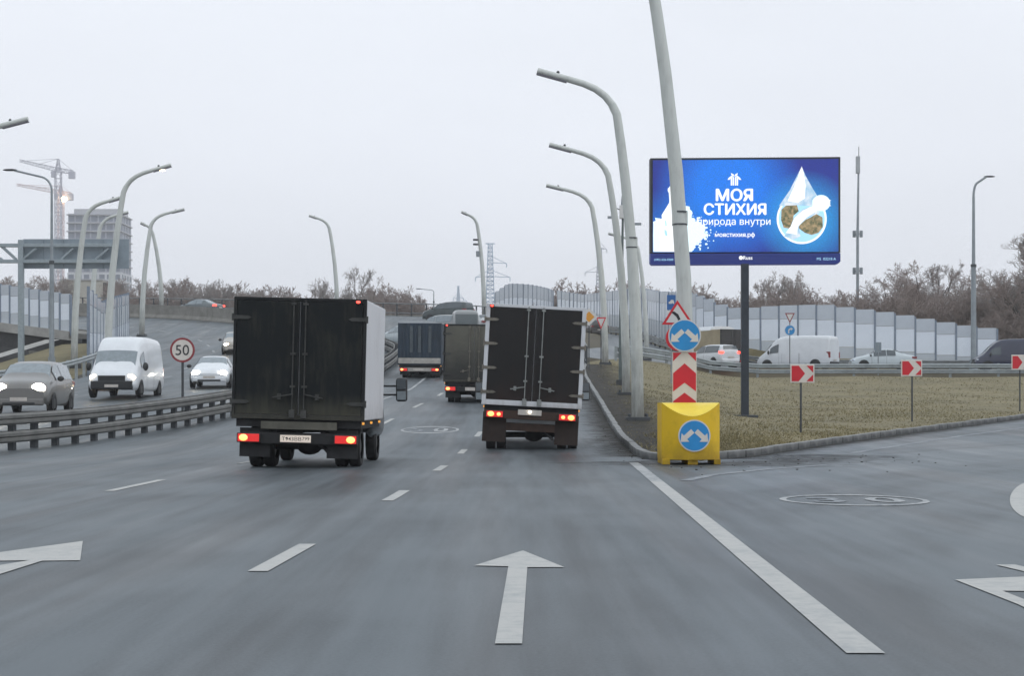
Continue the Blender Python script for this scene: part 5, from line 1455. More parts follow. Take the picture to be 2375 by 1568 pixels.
# ------------------------------------------------------------------ box trucks
def make_truck(name, label, loc, heading, P):
    t = thing(name, label, 'truck', loc, R(heading))
    W, L, zb, zt = P['W'], P['L'], P['zb'], P['zt']; h = W / 2
    roll = Matrix.Translation((0, 0, .9)) @ Matrix.Rotation(R(P.get('roll', 0)), 4, 'Y') @ Matrix.Translation((0, 0, -.9))
    def bld(b, nm, m, par=t, bevel=0.0, smooth=None): return b.build(nm, m, par, bevel, smooth, M=roll)
    box_ = bld(MB().box(-h, h, .03, L, zb, zt), 'cargo_box', P['side'], bevel=.02)
    fw = P.get('fw', .07)
    # rear frame
    fr = MB().box(-h - .004, -h + fw, -.03, .06, zb - .006, zt + .006).box(h - fw, h + .004, -.03, .06, zb - .006, zt + .006)
    fr.box(-h + fw, h - fw, -.028, .06, zt - P.get('ft', .06), zt + .004).box(-h + fw, h - fw, -.028, .06, zb - .004, zb + P.get('fb', .09))
    bld(fr, 'rear_frame', P['frame'], bevel=.006)
    if P.get('tarp'):
        # tarpaulin body: curtain with vertical folds, tailboard and pale bows showing through
        n = 40; v = []; f = []
        for i in range(n + 1):
            x = -h + .02 + (W - .04) * i / n
            for z in (zb + .36, zt - .02): v.append((x, -.03 - .016 * math.sin(i * 1.7) - .008 * math.sin(i * .6), z))
        for i in range(n): f.append((2 * i, 2 * i + 2, 2 * i + 3, 2 * i + 1))
        bld(MB().add(v, f), 'curtain', P['door'], smooth=60)
        for xd_ in (-.42, 0.0, .52): bld(MB().box(xd_ - .07, xd_ + .07, -.062, -.05, zb + .62, zt - .14), 'pale_stripe', 'tarp_stripe')
        bld(MB().box(-h + .03, h - .03, -.06, -.0, zb + .06, zb + .34), 'tailboard', 'tailboard_grey', bevel=.01)
        rf = MB().prism([(-h, zt - .01), (-h * .6, zt + .09), (0, zt + .12), (h * .6, zt + .09), (h, zt - .01)], .0, L); bld(rf, 'roof_tarp', 'tarp_roof')
    else:
        for s_ in (-1, 1):
            a, b_ = sorted((s_ * .008, s_ * (h - fw - .006)))
            d = bld(MB().box(a, b_, -.022, .02, zb + P.get('fb', .09) + .006, zt - P.get('ft', .06) - .006), 'door', P['door'], bevel=.006)
            nh = P.get('hinges', 4)
            for k in range(nh):
                z = zb + .28 + (zt - zb - .62) * k / (nh - 1)
                a, b_ = sorted((s_ * (h + .012), s_ * (h - .30)))
                hg = MB().prism([(a if s_ < 0 else b_, z - .035), (a if s_ < 0 else b_, z + .035), (s_ * (h - .24), z + .03), (s_ * (h - .30), z), (s_ * (h - .24), z - .03)], -.045, -.031)
                hg.cyl((s_ * (h + .015), -.03, z - .06), (s_ * (h + .015), -.03, z + .06), .022, 8)
                bld(hg, 'hinge', P['hinge'], d)
            # lock rod with cams, keepers and handle
            xr = s_ * P.get('rod', .17)
            rd = bld(MB().cyl((xr, -.05, zb + .03), (xr, -.05, zt - .03), .013, 8), 'lock_rod', P['rodm'])
            for z in (zb + .14, zb + .55, zb + 1.1, zt - .1): bld(MB().box(xr - .045, xr + .045, -.062, -.024, z - .02, z + .02), 'rod_bracket', P['rodm'], rd, .004)
            bld(MB().box(xr - .05, xr + .05, -.075, -.03, zb + .02, zb + .13), 'lock_cam', P['rodm'], rd, .006)
            bld(MB().cyl((xr, -.07, zb + .42), (xr + s_ * .32, -.075, zb + .36), .013, 6).box(xr + s_ * .22 - .03, xr + s_ * .22 + .03, -.08, -.03, zb + .33, zb + .43), 'lock_handle', P['rodm'], rd)
    # roof marker lamps
    for xm in P['markers']:
        m_ = bld(MB().box(xm - .05, xm + .05, -.06, -.025, zt - .075, zt - .02), 'marker_lamp', 'plastic_black', bevel=.006)
        bld(MB().ell((xm, -.063, zt - .047), (.036, .012, .022), 10, 6), 'lens', 'lens_red_bright', m_)
    # chassis
    for s_ in (-1, 1): bld(MB().box(s_ * .42 - .05, s_ * .42 + .05, .12, L + 1.4, zb - .30, zb - .14), 'chassis_rail', 'chassis')
    bld(MB().box(-h + .06, h - .06, .08, L - .05, zb - .14, zb - .008), 'sub_frame', 'chassis')
    ub = P.get('under', .62)
    br = bld(MB().box(-P['bw'], P['bw'], .02, .14, ub - .09, ub + .10), 'rear_bumper', P['bumper'], bevel=.012)
    if P.get('dirt_plate'): bld(MB().box(-.62, .66, -.012, .02, ub + .16, zb - .04), 'spray_board', 'spray_board')
    # tail lights
    for s_ in (-1, 1):
        xc_ = s_ * P['tl']
        hs_ = bld(MB().box(xc_ - .20, xc_ + .20, -.04, .06, ub - .075, ub + .085), 'tail_light', 'plastic_black', bevel=.012)
        bld(MB().box(xc_ - .18, xc_ + .18, -.052, -.041, ub - .06, ub + .07), 'lens', 'lens_red', hs_, .006)
        bld(MB().ell((xc_ + s_ * .085, -.053, ub + .005), (.075, .016, .058), 12, 6), 'bulb', 'lens_core' if P.get('lit', 1) else 'lens_red_bright', hs_, smooth=60)
        if P.get('brake'): bld(MB().ell((xc_ - s_ * .09, -.053, ub + .005), (.045, .016, .04), 12, 6), 'bulb', 'lens_core', hs_, smooth=60)
        # mudguards and flaps
        bld(MB().box(s_ * P['tr'] - .26, s_ * P['tr'] + .26, .14, .17, .18, zb - .16), 'mud_flap', P.get('flap', 'chassis'))
        wheel(t, s_ * (P['tr'] + .12), 1.0, .36, .20); wheel(t, s_ * (P['tr'] - .12), 1.0, .36, .20)
        wheel(t, s_ * (P['tr'] + .08), L + .9, .36, .20)
    if P.get('low_bar'):
        bld(MB().box(-1.0, 1.0, .16, .28, .44, .62), 'underrun_bar', P['bumper'], bevel=.012)
    # axle
    ax = MB().cyl((-P['tr'], 1.0, .36), (P['tr'], 1.0, .36), .065, 10).ell((.05, 1.0, .35), (.22, .18, .15), 14, 8)
    ax.build('rear_axle', 'chassis', t, smooth=60)
    bld(MB().tube([(.3, .5, .40), (.42, .25, .36), (.5, .12, .30)], .035, 8), 'exhaust_pipe', 'chassis')
    # plate
    px_, pz_ = P.get('plate', (-.05, ub))
    pl = bld(MB().box(px_ - .26, px_ + .26, -.018, -.008, pz_ - .058, pz_ + .062), 'number_plate', P.get('plate_m', 'plate_white'), bevel=.004)
    if P.get('number'):
        for tx, cx_, wd, hh, dz in P['number']:
            o = text(tx, 1, 'plate_ink', 'plate_characters', pl, px_ + cx_, -.0195, pz_ + dz, wd, 0, height=hh)
            co = np.empty(len(o.data.vertices) * 3); o.data.vertices.foreach_get('co', co); co = co.reshape(-1, 3)
            co = np.array([tuple(roll @ Vector(c_)) for c_ in co]); o.data.vertices.foreach_set('co', co.ravel())
    if P.get('plate_lamp'):
        bld(MB().ell((px_, -.03, pz_ + .02), (.03, .012, .02), 10, 6), 'plate_lamp', 'headlight', pl)
    # cab
    cw = P.get('cw', 1.0)
    C = [(L + .05, .55, 1.2, 2.0, .90, .92, .80), (L + .12, .45, 1.25, 2.12, .96, .955, .83), (L + .9, .42, 1.25, 2.18, .98, .96, .83), (L + 1.25, .42, 1.22, 2.02, .98, .96, .80), (L + 1.75, .42, 1.16, 1.34, .97, .93, .78), (L + 2.15, .45, .98, 1.1, .92, .86, .70), (L + 2.25, .5, .7, .82, .84, .78, .62)]
    Lf = Loft([(a, b_, c_, d_, e_ * cw, f_ * cw, g_ * cw) for a, b_, c_, d_, e_, f_, g_ in C])
    cb = Lf.body('cab', P['cab'], t)
    Lf.patch('windscreen', 'car_glass', cb, 3.1, 3.9, 4.2, 7.8)
    for a, b_ in ((3.1, 3.9), (8.1, 8.9)): Lf.patch('side_window', 'car_glass', cb, 2.1, 3.2, a, b_)
    for s_ in (-1, 1):
        ym = L + 1.35; xm = s_ * (h + .22); zm = 1.42
        q = MB().box(xm - .11, xm + .11, ym - .05, ym + .08, zm - .30, zm + .16)
        mr = q.build('wing_mirror', 'plastic_black', t, bevel=.05, seg=3)
        MB().box(xm - .085, xm + .085, ym - .056, ym - .051, zm - .06, zm + .13).build('mirror_glass', 'car_glass', mr, bevel=.01)
        MB().box(xm - .085, xm + .085, ym - .056, ym - .051, zm - .27, zm - .10).build('mirror_glass', 'car_glass_pale', mr, bevel=.01)
        for dz in (.0, -.17): MB().cyl((s_ * .93, ym + .02, zm + dz), (xm, ym + .02, zm + dz), .02, 8).build('mirror_arm', 'plastic_black', mr)
        MB().ell((s_ * .66, L + 2.2, .82), (.16, .08, .11), 10, 6).build('headlight', 'mirror_glass', cb, smooth=60)
    # side lamps along the box
    for yk in (.3, L * .5, L - .2):
        for s_ in (-1, 1): bld(MB().box(s_ * (h - .05) - .02, s_ * (h - .05) + .02, yk - .04, yk + .04, zb - .07, zb - .03), 'side_marker', 'lens_amber')
    return t
mat('lens_amber', (.5, .2, .02), .3, emit=(1, .45, .08), estr=.8)
dirty('soot_door', (0.003, 0.005, 0.006), (0.085, 0.080, 0.058), .62, 1.32, .7, .85, 3.0)
dirty('soot_frame', (0.009, 0.010, 0.011), (0.08, 0.075, 0.058), .7, 1.1, .6, .8, 4)
dirty('box_white', (.66, .66, .68), (.30, .28, .27), .55, 1.25, .45, .7, 3)
dirty('box_white_clean', (.62, .63, .65), (.28, .27, .26), .8, 1.2, .45, .8, 3)
dirty('plywood_door', (0.009, 0.008, 0.008), (0.036, 0.020, 0.016), .7, 1.6, .45, .9, 2.5)
dirty('frame_white', (.60, .61, .63), (.26, .22, .20), .8, 1.1, .5, .8, 4)
dirty('beige_door', (0.115, 0.110, 0.088), (0.030, 0.031, 0.030), 1.0, 2.5, .6, .9, 1.6, streak=False, cover=.05)
mat('tarp_blue', (0.006, 0.014, 0.024), .65, c2=(.014, .034, .060), scale=1.6, stretch=(1, 1, .5)); mat('tarp_stripe', (.060, .075, .085), .6, var=.3, scale=3); mat('tarp_roof', (.42, .44, .46), .5)
mat('tailboard_grey', (.36, .34, .31), .6, var=.2); mat('red_lit_steel', (.030, .016, .011), .75, c2=(.065, .034, .022), scale=5); mat('red_lit_flap', (.016, .010, .008), .8, c2=(.034, .020, .015), scale=5); mat('hinge_steel', (.15, .135, .11), .6, var=.4, scale=9)  # reddish browns: tail-lamp glow put into the bumper, bar and flap colour
mat('rod_steel', (.24, .25, .24), .5, .3, var=.3); mat('rod_dark', (.045, .045, .042), .6, .2, var=.4); mat('spray_board', (.095, .090, .072), .8, var=.3, scale=4)
make_truck('box_truck', 'box truck with a sooty black rear, white sides and lit number plate', (-3.6, 29.0, 0), -1.7,
           dict(W=2.23, L=3.05, zb=.83, zt=2.87, roll=1.4, side='box_white', frame='soot_frame', door='soot_door', hinge='rod_dark', rodm='rod_dark', rod=.10, hinges=2, fw=.045, ft=.045, fb=.07,
                markers=[.98], under=.50, bw=.95, bumper='chassis', tl=.82, tr=.74, dirt_plate=True, plate=(-.03, .50), plate_m='plate_lit', cab='paint_dark',
                number=[('Т943ВВ', -.065, .33, .062, .0), ('799', .175, .12, .05, .008)]))
make_truck('box_truck', 'box truck with dark doors in a clean white frame and bright brake lights', (PX(1232, 38), 38.0, 0.0), -1.0,
           dict(W=2.20, L=3.6, zb=1.00, zt=3.22, roll=3.0, side='box_white_clean', frame='frame_white', door='plywood_door', hinge='hinge_steel', rodm='rod_steel', rod=.165, hinges=4, fw=.085, ft=.06, fb=.11,
                markers=[-.98], under=.79, bw=1.04, bumper='red_lit_steel', tl=.80, tr=.80, brake=True, low_bar=True, flap='red_lit_flap', plate=(-.03, .86), plate_lamp=True, cab='paint_white'))
make_truck('box_truck', 'box truck with a dirty beige rear ahead of the white-framed truck', (PX(1099, 62), 62.0, float(Mz(62))), -1.5,
           dict(W=2.20, L=3.4, zb=.76, zt=2.83, roll=1.0, side='box_white', frame='soot_frame', door='beige_door', hinge='rod_dark', rodm='hinge_steel', rod=.17, hinges=3, fw=.05, ft=.05, fb=.08,
                markers=[-1.0, 1.0], under=.50, bw=.95, bumper='chassis', tl=.84, tr=.76, cab='paint_white'))
make_truck('tarpaulin_truck', 'small truck with a dark blue tarpaulin body and pale tailboard', (PX(973, 87), 87.0, float(Mz(87))), -3.0,
           dict(W=2.20, L=3.4, zb=.68, zt=2.78, roll=.5, side='tarp_blue', frame='tarp_blue', door='tarp_blue', tarp=True, markers=[], under=.43, bw=.80, bumper='tailboard_grey', tl=.80, tr=.74, cab='paint_white', hinge='rod_dark', rodm='rod_dark'))
bt = make_truck('box_truck', 'box truck with tan sides and a dark brown rear on the ramp', (PX(1694, 124), 122.5, ramp_zf(PX(1690, 124), 122.5) + .02), 30,
           dict(W=2.2, L=3.6, zb=.75, zt=2.75, side='tan_side', frame='soot_frame', door='brown_rear', hinge='rod_dark', rodm='rod_dark', hinges=3, markers=[], under=.5, bw=.9, bumper='chassis', tl=.8, tr=.75, cab='paint_white') if not mat('tan_side', (.33, .27, .17), .6, var=.2, scale=1) is None and not mat('brown_rear', (.032, .028, .026), .6, var=.2) is None else None)
MB().prism([(-1.12, 2.70), (-1.0, 2.90), (-.5, 3.02), (.5, 3.02), (1.0, 2.90), (1.12, 2.70)], 1.2, 4.8).build('roof_fairing', 'paint_white', bt, smooth=40)
make_car(SUV, 'paint_green', 'dark green car high on the flyover just behind the railing', 'car', (PX(1040, 146), 146, float(Mz(146)) + .02), 62, 'dark_green_car', glass='car_glass')
# ------------------------------------------------------------------ bare winter trees
def grow(seed, height, spread=1.0, stems=1, twig_r=.011, levels=5, up=.35, density=1.0):
    """returns (thick segments, fine segments) of a leafless tree standing at the origin"""
    rg = np.random.default_rng(seed); thick = []; fine = []
    def branch(p, d, L, r, lv):
        n = 4 if lv <= 1 else 3
        pts = [p]
        for i in range(n):
            d = d + rg.normal(0, .13 + .05 * lv, 3); d[2] += up * .10
            d /= np.linalg.norm(d); p = p + d * L / n; pts.append(p)
        r1 = max(twig_r * .7, r * (.55 if lv < levels - 1 else .5))
        rr = np.linspace(r, r1, n + 1)
        (thick if lv <= 1 else fine).append((np.array(pts), rr, 6 if lv == 0 else (5 if lv == 1 else 3)))
        if lv >= levels: return
        k = int(round((6, 6, 5, 4.5, 4)[min(lv, 4)] * density + rg.uniform(-.6, .6)))
        for j in range(k):
            t = rg.uniform(.28 if lv == 0 else .15, 1.0) if j < k - 1 else 1.0
            i = min(int(t * n), n - 1); q = pts[i] + (pts[i + 1] - pts[i]) * (t * n - i)
            a = rg.uniform(0, 2 * math.pi); sp = rg.uniform(.45, 1.0) * spread
            ref = np.cross(d, [0, 0, 1.0]); 
            if np.linalg.norm(ref) < .05: ref = np.array([1.0, 0, 0])
            ref /= np.linalg.norm(ref); ot = np.cross(d, ref)
            nd = d * math.cos(sp) + (ref * math.cos(a) + ot * math.sin(a)) * math.sin(sp); nd[2] += up * (.6 if lv else .9)
            nd /= np.linalg.norm(nd)
            branch(q, nd, L * rg.uniform(.48, .68) * (1.05 - .25 * t), max(twig_r, rr[i] * rg.uniform(.45, .6)), lv + 1)
    for s_ in range(stems):
        a = rg.uniform(0, 6.28); o = np.array([math.cos(a), math.sin(a), 0]) * (.0 if stems == 1 else rg.uniform(.1, .9))
        d = np.array([rg.normal(0, .06 if stems == 1 else .25), rg.normal(0, .06 if stems == 1 else .25), 1.0]); d /= np.linalg.norm(d)
        branch(o, d, height * (.55 if stems == 1 else .5) * rg.uniform(.85, 1.1), height * (.017 if stems == 1 else .009), 0)
    return thick, fine
def seg_mesh(name, segs, m):
    V = []; F = []; k = 0
    for pts, rr, n in segs:
        d = pts[-1] - pts[0]; d /= np.linalg.norm(d) + 1e-9
        a = np.cross(d, [0.31, .17, .93]); a /= np.linalg.norm(a) + 1e-9; b = np.cross(d, a)
        th = 2 * math.pi * np.arange(n) / n
        off = np.cos(th)[:, None] * a + np.sin(th)[:, None] * b
        v = pts[:, None, :] + off[None] * rr[:, None, None]
        V.append(v.reshape(-1, 3))
        i = np.arange(len(pts) - 1)[:, None] * n; j = np.arange(n)[None]; j2 = (j + 1) % n
        F.append(np.stack([i + j, i + j2, i + n + j2, i + n + j], -1).reshape(-1, 4) + k); k += len(pts) * n
    V = np.concatenate(V); F = np.concatenate(F)
    me = bpy.data.meshes.new(name)
    me.vertices.add(len(V)); me.vertices.foreach_set('co', V.ravel())
    me.loops.add(F.size); me.loops.foreach_set('vertex_index', F.ravel().astype(np.int32))
    me.polygons.add(len(F)); me.polygons.foreach_set('loop_start', np.arange(0, F.size, 4, dtype=np.int32))
    me.polygons.foreach_set('loop_total', np.full(len(F), 4, dtype=np.int32))
    me.update(); me.validate(); me.materials.append(MATS[m])
    return me
KINDS = []
for sd_, h_, st_, sp_, tr_, dn_, mt_ in ((11, 10, 1, .95, .012, 1.0, 'twig'), (12, 11, 1, .8, .012, 1.05, 'twig_grey'), (13, 9, 1, 1.1, .012, 1.0, 'twig'), (14, 10, 2, .8, .012, .95, 'twig_grey'),
                                         (21, 6, 6, .75, .012, .82, 'twig'), (22, 5.5, 7, .85, .012, .80, 'twig')):
    a, b = grow(sd_, h_, sp_, st_, tr_, 5, .35, dn_)
    allp = np.concatenate([q[0] for q in b]); top = float(np.percentile(allp[:, 2], 99.7))
    KINDS.append((seg_mesh('trunk', a, 'bark'), seg_mesh('crown', b, mt_), top))
TW = 'bare trees behind the noise wall'; TF = 'bare trees beyond the flyover'
def tree(kind, x, Y, ztop, zg, label, group, name='bare_tree', wide=1.0):
    tm, cm, h = KINDS[kind]
    if group: label = label.replace('bare', 'bare grey-twigged' if kind in (1, 3) else 'bare brown-twigged', 1).replace('brown-twigged brown', 'brown-twigged').replace('grey-twigged brown', 'grey-twigged')
    t = thing(name, label, 'tree' if kind < 4 else 'shrub', (x, Y, zg), rng.uniform(0, 6.28), group)
    s_ = (ztop - zg) / h; t.scale = (s_ * wide, s_ * wide, s_)
    inst('trunk', tm, t); inst('crown', cm, t)
def row(lst, zg, label, group, n_per=1, name='bare_tree'):
    for xd, yd, Y, kind, wide in lst: tree(kind, PX(xd, Y), Y, PZ(yd - 9, Y), zg, label, group, name, wide)
# behind the wall on the right
LW = 'bare brown tree standing behind the white noise wall'
row([(1760, 655, 178, 1, .8), (1790, 668, 186, 0, .9), (1828, 640, 180, 2, .8), (1856, 655, 190, 3, .8), (1895, 678, 170, 0, 1.0), (1930, 684, 182, 2, 1.0), (1965, 690, 176, 3, 1.0),
     (2012, 684, 170, 0, 1.0), (2045, 660, 165, 2, 1.0), (2080, 632, 166, 0, 1.0), (2118, 618, 160, 2, 1.0), (2150, 626, 168, 1, 1.0), (2180, 645, 160, 0, 1.0), (2212, 655, 168, 3, 1.0),
     (2240, 640, 172, 2, 1.0), (2275, 655, 160, 0, 1.0), (2305, 668, 150, 3, 1.0), (2440, 600, 150, 0, 1.0), (2485, 620, 155, 2, 1.0), (2540, 610, 152, 1, 1.0), (2600, 640, 158, 3, 1.0), (2060, 690, 158, 0, 1.0), (2100, 680, 155, 3, 1.0), (2140, 690, 154, 2, 1.0), (2195, 694, 152, 0, 1.0)], 3.2, LW, TW)
LB = 'tangled bare shrub crowding behind the noise wall'
sl = []
for xd in np.arange(1740, 2640, 23):
    yt = float(np.interp(xd, [1740, 1840, 1960, 2060, 2130, 2210, 2260, 2330, 2400], [690, 682, 698, 690, 668, 682, 690, 672, 690])) + rng.uniform(-8, 14)
    sl.append((xd + rng.uniform(-6, 6), yt, rng.uniform(142, 172), 4 + int(rng.integers(0, 2)), 1.0))
row(sl, 3.0, LB, 'bare shrubs behind the noise wall', name='bare_shrub')
row([(2345, 552, 142, 1, 1.15), (2390, 560, 138, 0, 1.1)], 3.0, 'tall bare tree with pale spreading branches past the end of the noise wall', 'tall bare trees past the wall end')
sl = [(xd + rng.uniform(-5, 5), 735 + rng.uniform(-25, 25), rng.uniform(131, 140), 4 + int(rng.integers(0, 2)), 1.1) for xd in np.arange(2300, 2410, 12)]
row(sl, 2.6, 'bare shrub at the end of the noise wall behind the navy van', 'bare shrubs at the wall end', name='bare_shrub')
# scrub above the wall further off
sl = [(xd + rng.uniform(-6, 6), float(np.interp(xd, [1320, 1370, 1440, 1500, 1600, 1700], [684, 664, 672, 690, 676, 700])) + rng.uniform(-5, 7), rng.uniform(222, 240), int(rng.integers(4, 6)), 1.3) for xd in np.arange(1325, 1720, 22)]
row(sl, 5.0, 'far bare shrub showing over the stepped wall behind the lamp posts', 'bare shrubs over the far wall', name='bare_shrub')
# beyond the flyover railing on the left
LF = 'bare brown tree in the belt beyond the flyover railing'
sl = []
for xd in np.arange(270, 545, 15):
    sl.append((xd + rng.uniform(-5, 5), float(np.interp(xd, [270, 300, 360, 430, 490, 545], [668, 660, 658, 656, 664, 678])) + rng.uniform(-4, 10), rng.uniform(212, 236), int(rng.integers(0, 6)), 1.05))
for xd in np.arange(545, 700, 13): sl.append((xd + rng.uniform(-5, 5), 682 + rng.uniform(-4, 8), rng.uniform(230, 245), int(rng.integers(2, 6)), 1.1))
row(sl, 4.5, LF, TF)
row([(828, 628, 200, 1, .62)], 5.0, 'tall slim bare tree standing alone above the black truck box', None)
row([(800, 660, 205, 3, .8), (862, 652, 203, 0, .7), (905, 668, 214, 2, .8), (938, 672, 216, 0, .7)], 5.0, 'bare tree between the lone tall tree and the gooseneck lamp', 'bare trees by the lone tree')
sl = [(xd + rng.uniform(-5, 5), float(np.interp(xd, [790, 850, 900, 960, 985], [690, 680, 684, 690, 700])) + rng.uniform(-4, 6), rng.uniform(206, 222), 4 + int(rng.integers(0, 2)), 1.2) for xd in np.arange(795, 985, 12)]
row(sl, 5.0, 'low bare shrub beyond the flyover railing beside the lone tall tree', 'bare shrubs beyond the flyover', name='bare_shrub')
# left, behind the bridge wall
sl = [(xd + rng.uniform(-6, 6), 660 + rng.uniform(-8, 8), rng.uniform(190, 215), int(rng.integers(0, 6)), 1.2) for xd in np.arange(-20, 110, 14)]
row(sl, 3.5, 'bare tree rising behind the noise wall of the bridge', 'bare trees behind the bridge')

# ------------------------------------------------------------------ far buildings and cranes
mat('tower_concrete', (.36, .37, .42), .85, var=.12, scale=.2); mat('tower_white', (.55, .56, .58), .8, var=.08, scale=.2); mat('tower_opening', (.15, .17, .22), .6, var=.3, scale=.5)
mat('tower_slab', (.42, .42, .44), .85); mat('tower_red', (.30, .16, .15), .8); mat('beige_wall', (.42, .40, .35), .85, var=.1, scale=.3); mat('crane_pink', (.58, .44, .44), .6); mat('crane_grey', (.40, .40, .46), .6)  # crane colours paled to stand in for distance haze
Y = 620.0; k_ = Y / FOC; zg = 4.0
tw = thing('tower_block', 'unfinished grey apartment tower block standing beyond the cranes', 'building', (PX(218, Y), Y + 9, zg))
w2 = 125 / 2 * k_; H = PZ(488, Y) - zg; split = PZ(632, Y) - zg
MB().box(-w2, w2, -8.6, 9, 0, split).build('lower_wall', 'tower_white', tw); MB().box(-w2 + .3, w2 - .3, -8.4, 9, split, H - 1).build('upper_wall', 'tower_concrete', tw)
MB().box(-w2 + 2, w2 - 1, -7, 7, H - 1, H + .8).build('roof_parapet', 'tower_slab', tw)
slab = MB().box(-w2 - .25, w2 + .25, -9.2, 9.2, -.16, .16).mesh('floor_slab'); slab.materials.append(MATS['tower_slab'])
op = MB().box(-.95, .95, -.06, .06, -.95, .95).mesh('window'); op.materials.append(MATS['tower_opening'])
nf = int(H / 3.0)
for i in range(nf):
    z = 1.6 + i * 3.0
    if z > split + 1: inst('floor_slab', slab, tw, (0, 0, z + 1.4))
    ncol = 7
    for j in range(ncol):
        x = -w2 + 2 * w2 * (j + .5) / ncol
        yy = -8.62 if z < split else -8.42
        inst('window', op, tw, (x, yy, z), (0, 0, 0), (1.0 if z < split else 1.15, 1, .9 if z < split else 1.1))
    for j in range(4):
        yy = -6.3 + j * 4.2
        inst('window', op, tw, (w2 + .02 if z < split else w2 - .28, yy, z), (0, 0, R(90)))
Y = 310.0
t = thing('office_block', 'low beige flat-roofed building with a dark end behind the gantry', 'building', (PX(190, Y), Y, 3.0))
k_ = Y / FOC
MB().box(PX(140, Y) - t.location.x, PX(238, Y) - t.location.x, 0, 8, 0, PZ(650, Y) - 3).build('wall', 'beige_wall', t)
MB().box(PX(139, Y) - t.location.x, PX(239, Y) - t.location.x, -.25, 8.2, PZ(650, Y) - 3, PZ(647, Y) - 3).build('roof', 'tower_slab', t)
MB().box(PX(238, Y) - t.location.x, PX(264, Y) - t.location.x, .3, 8, 0, PZ(655, Y) - 3).build('dark_annex', 'brown_rear', t)
for j in range(5):
    x0 = PX(146 + j * 18, Y) - t.location.x
    MB().box(x0, x0 + .9, -.05, .05, PZ(672, Y) - 3, PZ(662, Y) - 3).build('window', 'beige_wall', t)

def lattice(b, p0, p1, w0, w1, n, r):
    """four-legged lattice between two points along z or x"""
    p0 = np.array(p0, float); p1 = np.array(p1, float); d = (p1 - p0) / np.linalg.norm(p1 - p0)
    ref = np.array([0, 1.0, 0]); s1 = np.cross(d, ref); s1 /= np.linalg.norm(s1); s2 = np.cross(d, s1)
    C = []
    for i in range(n + 1):
        t = i / n; c = p0 + (p1 - p0) * t; w_ = (w0 + (w1 - w0) * t) / 2
        C.append([c + s1 * a * w_ + s2 * e_ * w_ for a, e_ in ((-1, -1), (1, -1), (1, 1), (-1, 1))])
    for k in range(4):
        b.tube([tuple(C[0][k]), tuple(C[-1][k])], r, 4)
        for i in range(n):
            k2 = (k + 1) % 4
            b.tube([tuple(C[i][k]), tuple(C[i + 1][k2])] if i % 2 else [tuple(C[i][k2]), tuple(C[i + 1][k])], r * .6, 3)
            b.tube([tuple(C[i][k]), tuple(C[i][k2])], r * .6, 3)
    return b
def crane(xd, ytop, yjib, xl, xr, yl, Y, label, m, lamp=False):
    t = thing('tower_crane', label, 'crane', (PX(xd, Y), Y, 4.0), group='tower cranes at the building site')
    k = Y / FOC; zj = PZ(yjib, Y) - 4; zt = PZ(ytop, Y) - 4
    lattice(MB(), (0, 0, 0), (0, 0, zj), 2.1, 2.1, 26, .17).build('mast', m, t)
    lattice(MB(), (0, 0, zj), (0, 0, zt), 1.6, .5, 4, .15).build('tower_top', m, t)
    lattice(MB(), (0, 0, zj), ((xl - xd) * k, 0, PZ(yl, Y) - 4), 1.5, .8, 14, .11).build('jib', m, t)
    lattice(MB(), (0, 0, zj), ((xr - xd) * k, 0, zj - .8), 1.5, 1.2, 5, .13).build('counter_jib', m, t)
    MB().box((xr - xd) * k - 1.6, (xr - xd) * k + .6, -.9, .9, zj - 3.2, zj - .6).build('counterweight', 'crane_grey', t)
    MB().box(-2.3, -.7, -1.6, -.2, zj - 2.8, zj - .6).build('cabin', 'crane_grey', t)
    for q in (.55, .95):
        MB().tube([(0, 0, zt), ((xl - xd) * k * q, 0, zj + (PZ(yl, Y) - 4 - zj) * q)], .09, 4).build('tie_rod', m, t)
    MB().tube([(0, 0, zt), ((xr - xd) * k * .9, 0, zj)], .09, 4).build('tie_rod', m, t)
    if lamp: MB().ell((1.6, -1.5, PZ(463, Y) - 4), (1.2, .8, 1.0), 12, 7).build('floodlight', 'headlight_warm', t)
    return t
crane(135, 368, 394, 45, 170, 372, 640, 'taller tower crane with the higher jib beside the grey tower block', 'crane_grey')
crane(141, 430, 446, 38, 166, 428, 690, 'lower pinkish tower crane carrying a bright floodlight on its mast', 'crane_pink', True)

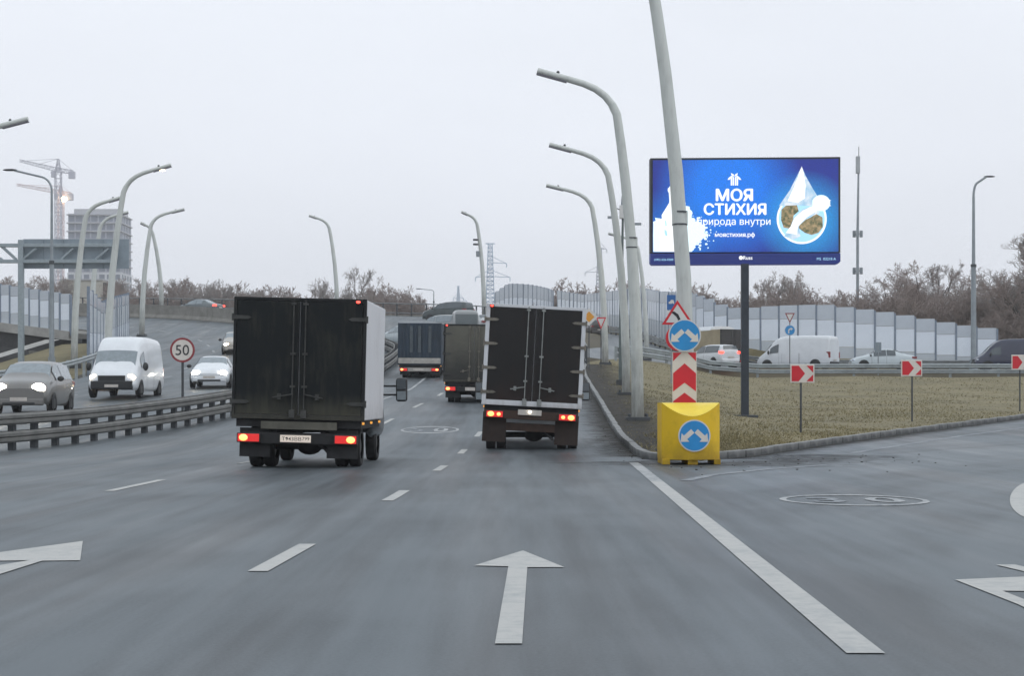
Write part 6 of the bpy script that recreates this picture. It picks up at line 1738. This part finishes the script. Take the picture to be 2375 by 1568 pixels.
mat('pylon_blue', (.22, .33, .46), .6); mat('pylon_grey', (.32, .34, .40), .6)
def pylon(xd, ytop, Y, wpx_top, wpx_low, ylow, arms, label, m, r=.16):
    t = thing('power_pylon', label, 'pylon', (PX(xd, Y), Y, 3.0)); k = Y / FOC
    zt = PZ(ytop, Y) - 3; zl = PZ(ylow, Y) - 3
    lattice(MB(), (0, 0, zl), (0, 0, zt), wpx_low * k, wpx_top * k, 14, r).build('upper_tower', m, t)
    lattice(MB(), (0, 0, 0), (0, 0, zl), wpx_low * k * 2.0, wpx_low * k, 10, r * 1.1).build('lower_tower', m, t)
    MB().box(-wpx_top * k * 1.2, wpx_top * k * 1.2, -.1, .1, zt - .15, zt + .15).build('top_bar', m, t)
    for dx, ya in arms:
        za = PZ(ya, Y) - 3
        b = MB().tube([(0, 0, za), (dx * k, 0, za - .3)], r * .8, 4).tube([(0, 0, za + 2.2), (dx * k, 0, za - .3)], r * .6, 4).tube([(dx * k, 0, za - .3), (dx * k, 0, za - 1.6)], r, 4)
        b.build('cross_arm', m, t)
    return t
pylon(1137, 565, 560, 9, 19, 700, [(38, 609), (46, 641), (-34, 641)], 'blue lattice power pylon rising beside the camera lamp post', 'pylon_blue')
pylon(1391, 576, 600, 8, 18, 690, [(-34, 630), (16, 576)], 'grey lattice power pylon half hidden behind a white lamp post', 'pylon_grey')
pylon(1063, 664, 900, 3, 9, 715, [(-12, 690), (12, 690), (-16, 699), (20, 697)], 'smallest distant lattice pylon above the silver estate car', 'pylon_blue', .2)

# ------------------------------------------------------------------ the damp air of the place
hz = MB().box(-1400, 1400, -140, 1800, -12, 112).build('haze', 'terrain')
hz['kind'] = 'stuff'; tag(hz, 'thin pale haze filling the air over the roads', 'haze', kind='stuff')
hm = bpy.data.materials.new('haze'); hm.use_nodes = True; hm.node_tree.nodes.clear()
ho = hm.node_tree.nodes.new('ShaderNodeOutputMaterial'); pv = hm.node_tree.nodes.new('ShaderNodeVolumePrincipled')
pv.inputs['Color'].default_value = (.985, .99, 1.0, 1); pv.inputs['Density'].default_value = 0.00050; pv.inputs['Anisotropy'].default_value = 0.8
hm.node_tree.links.new(pv.outputs[0], ho.inputs['Volume'])
hz.data.materials.clear(); hz.data.materials.append(hm)
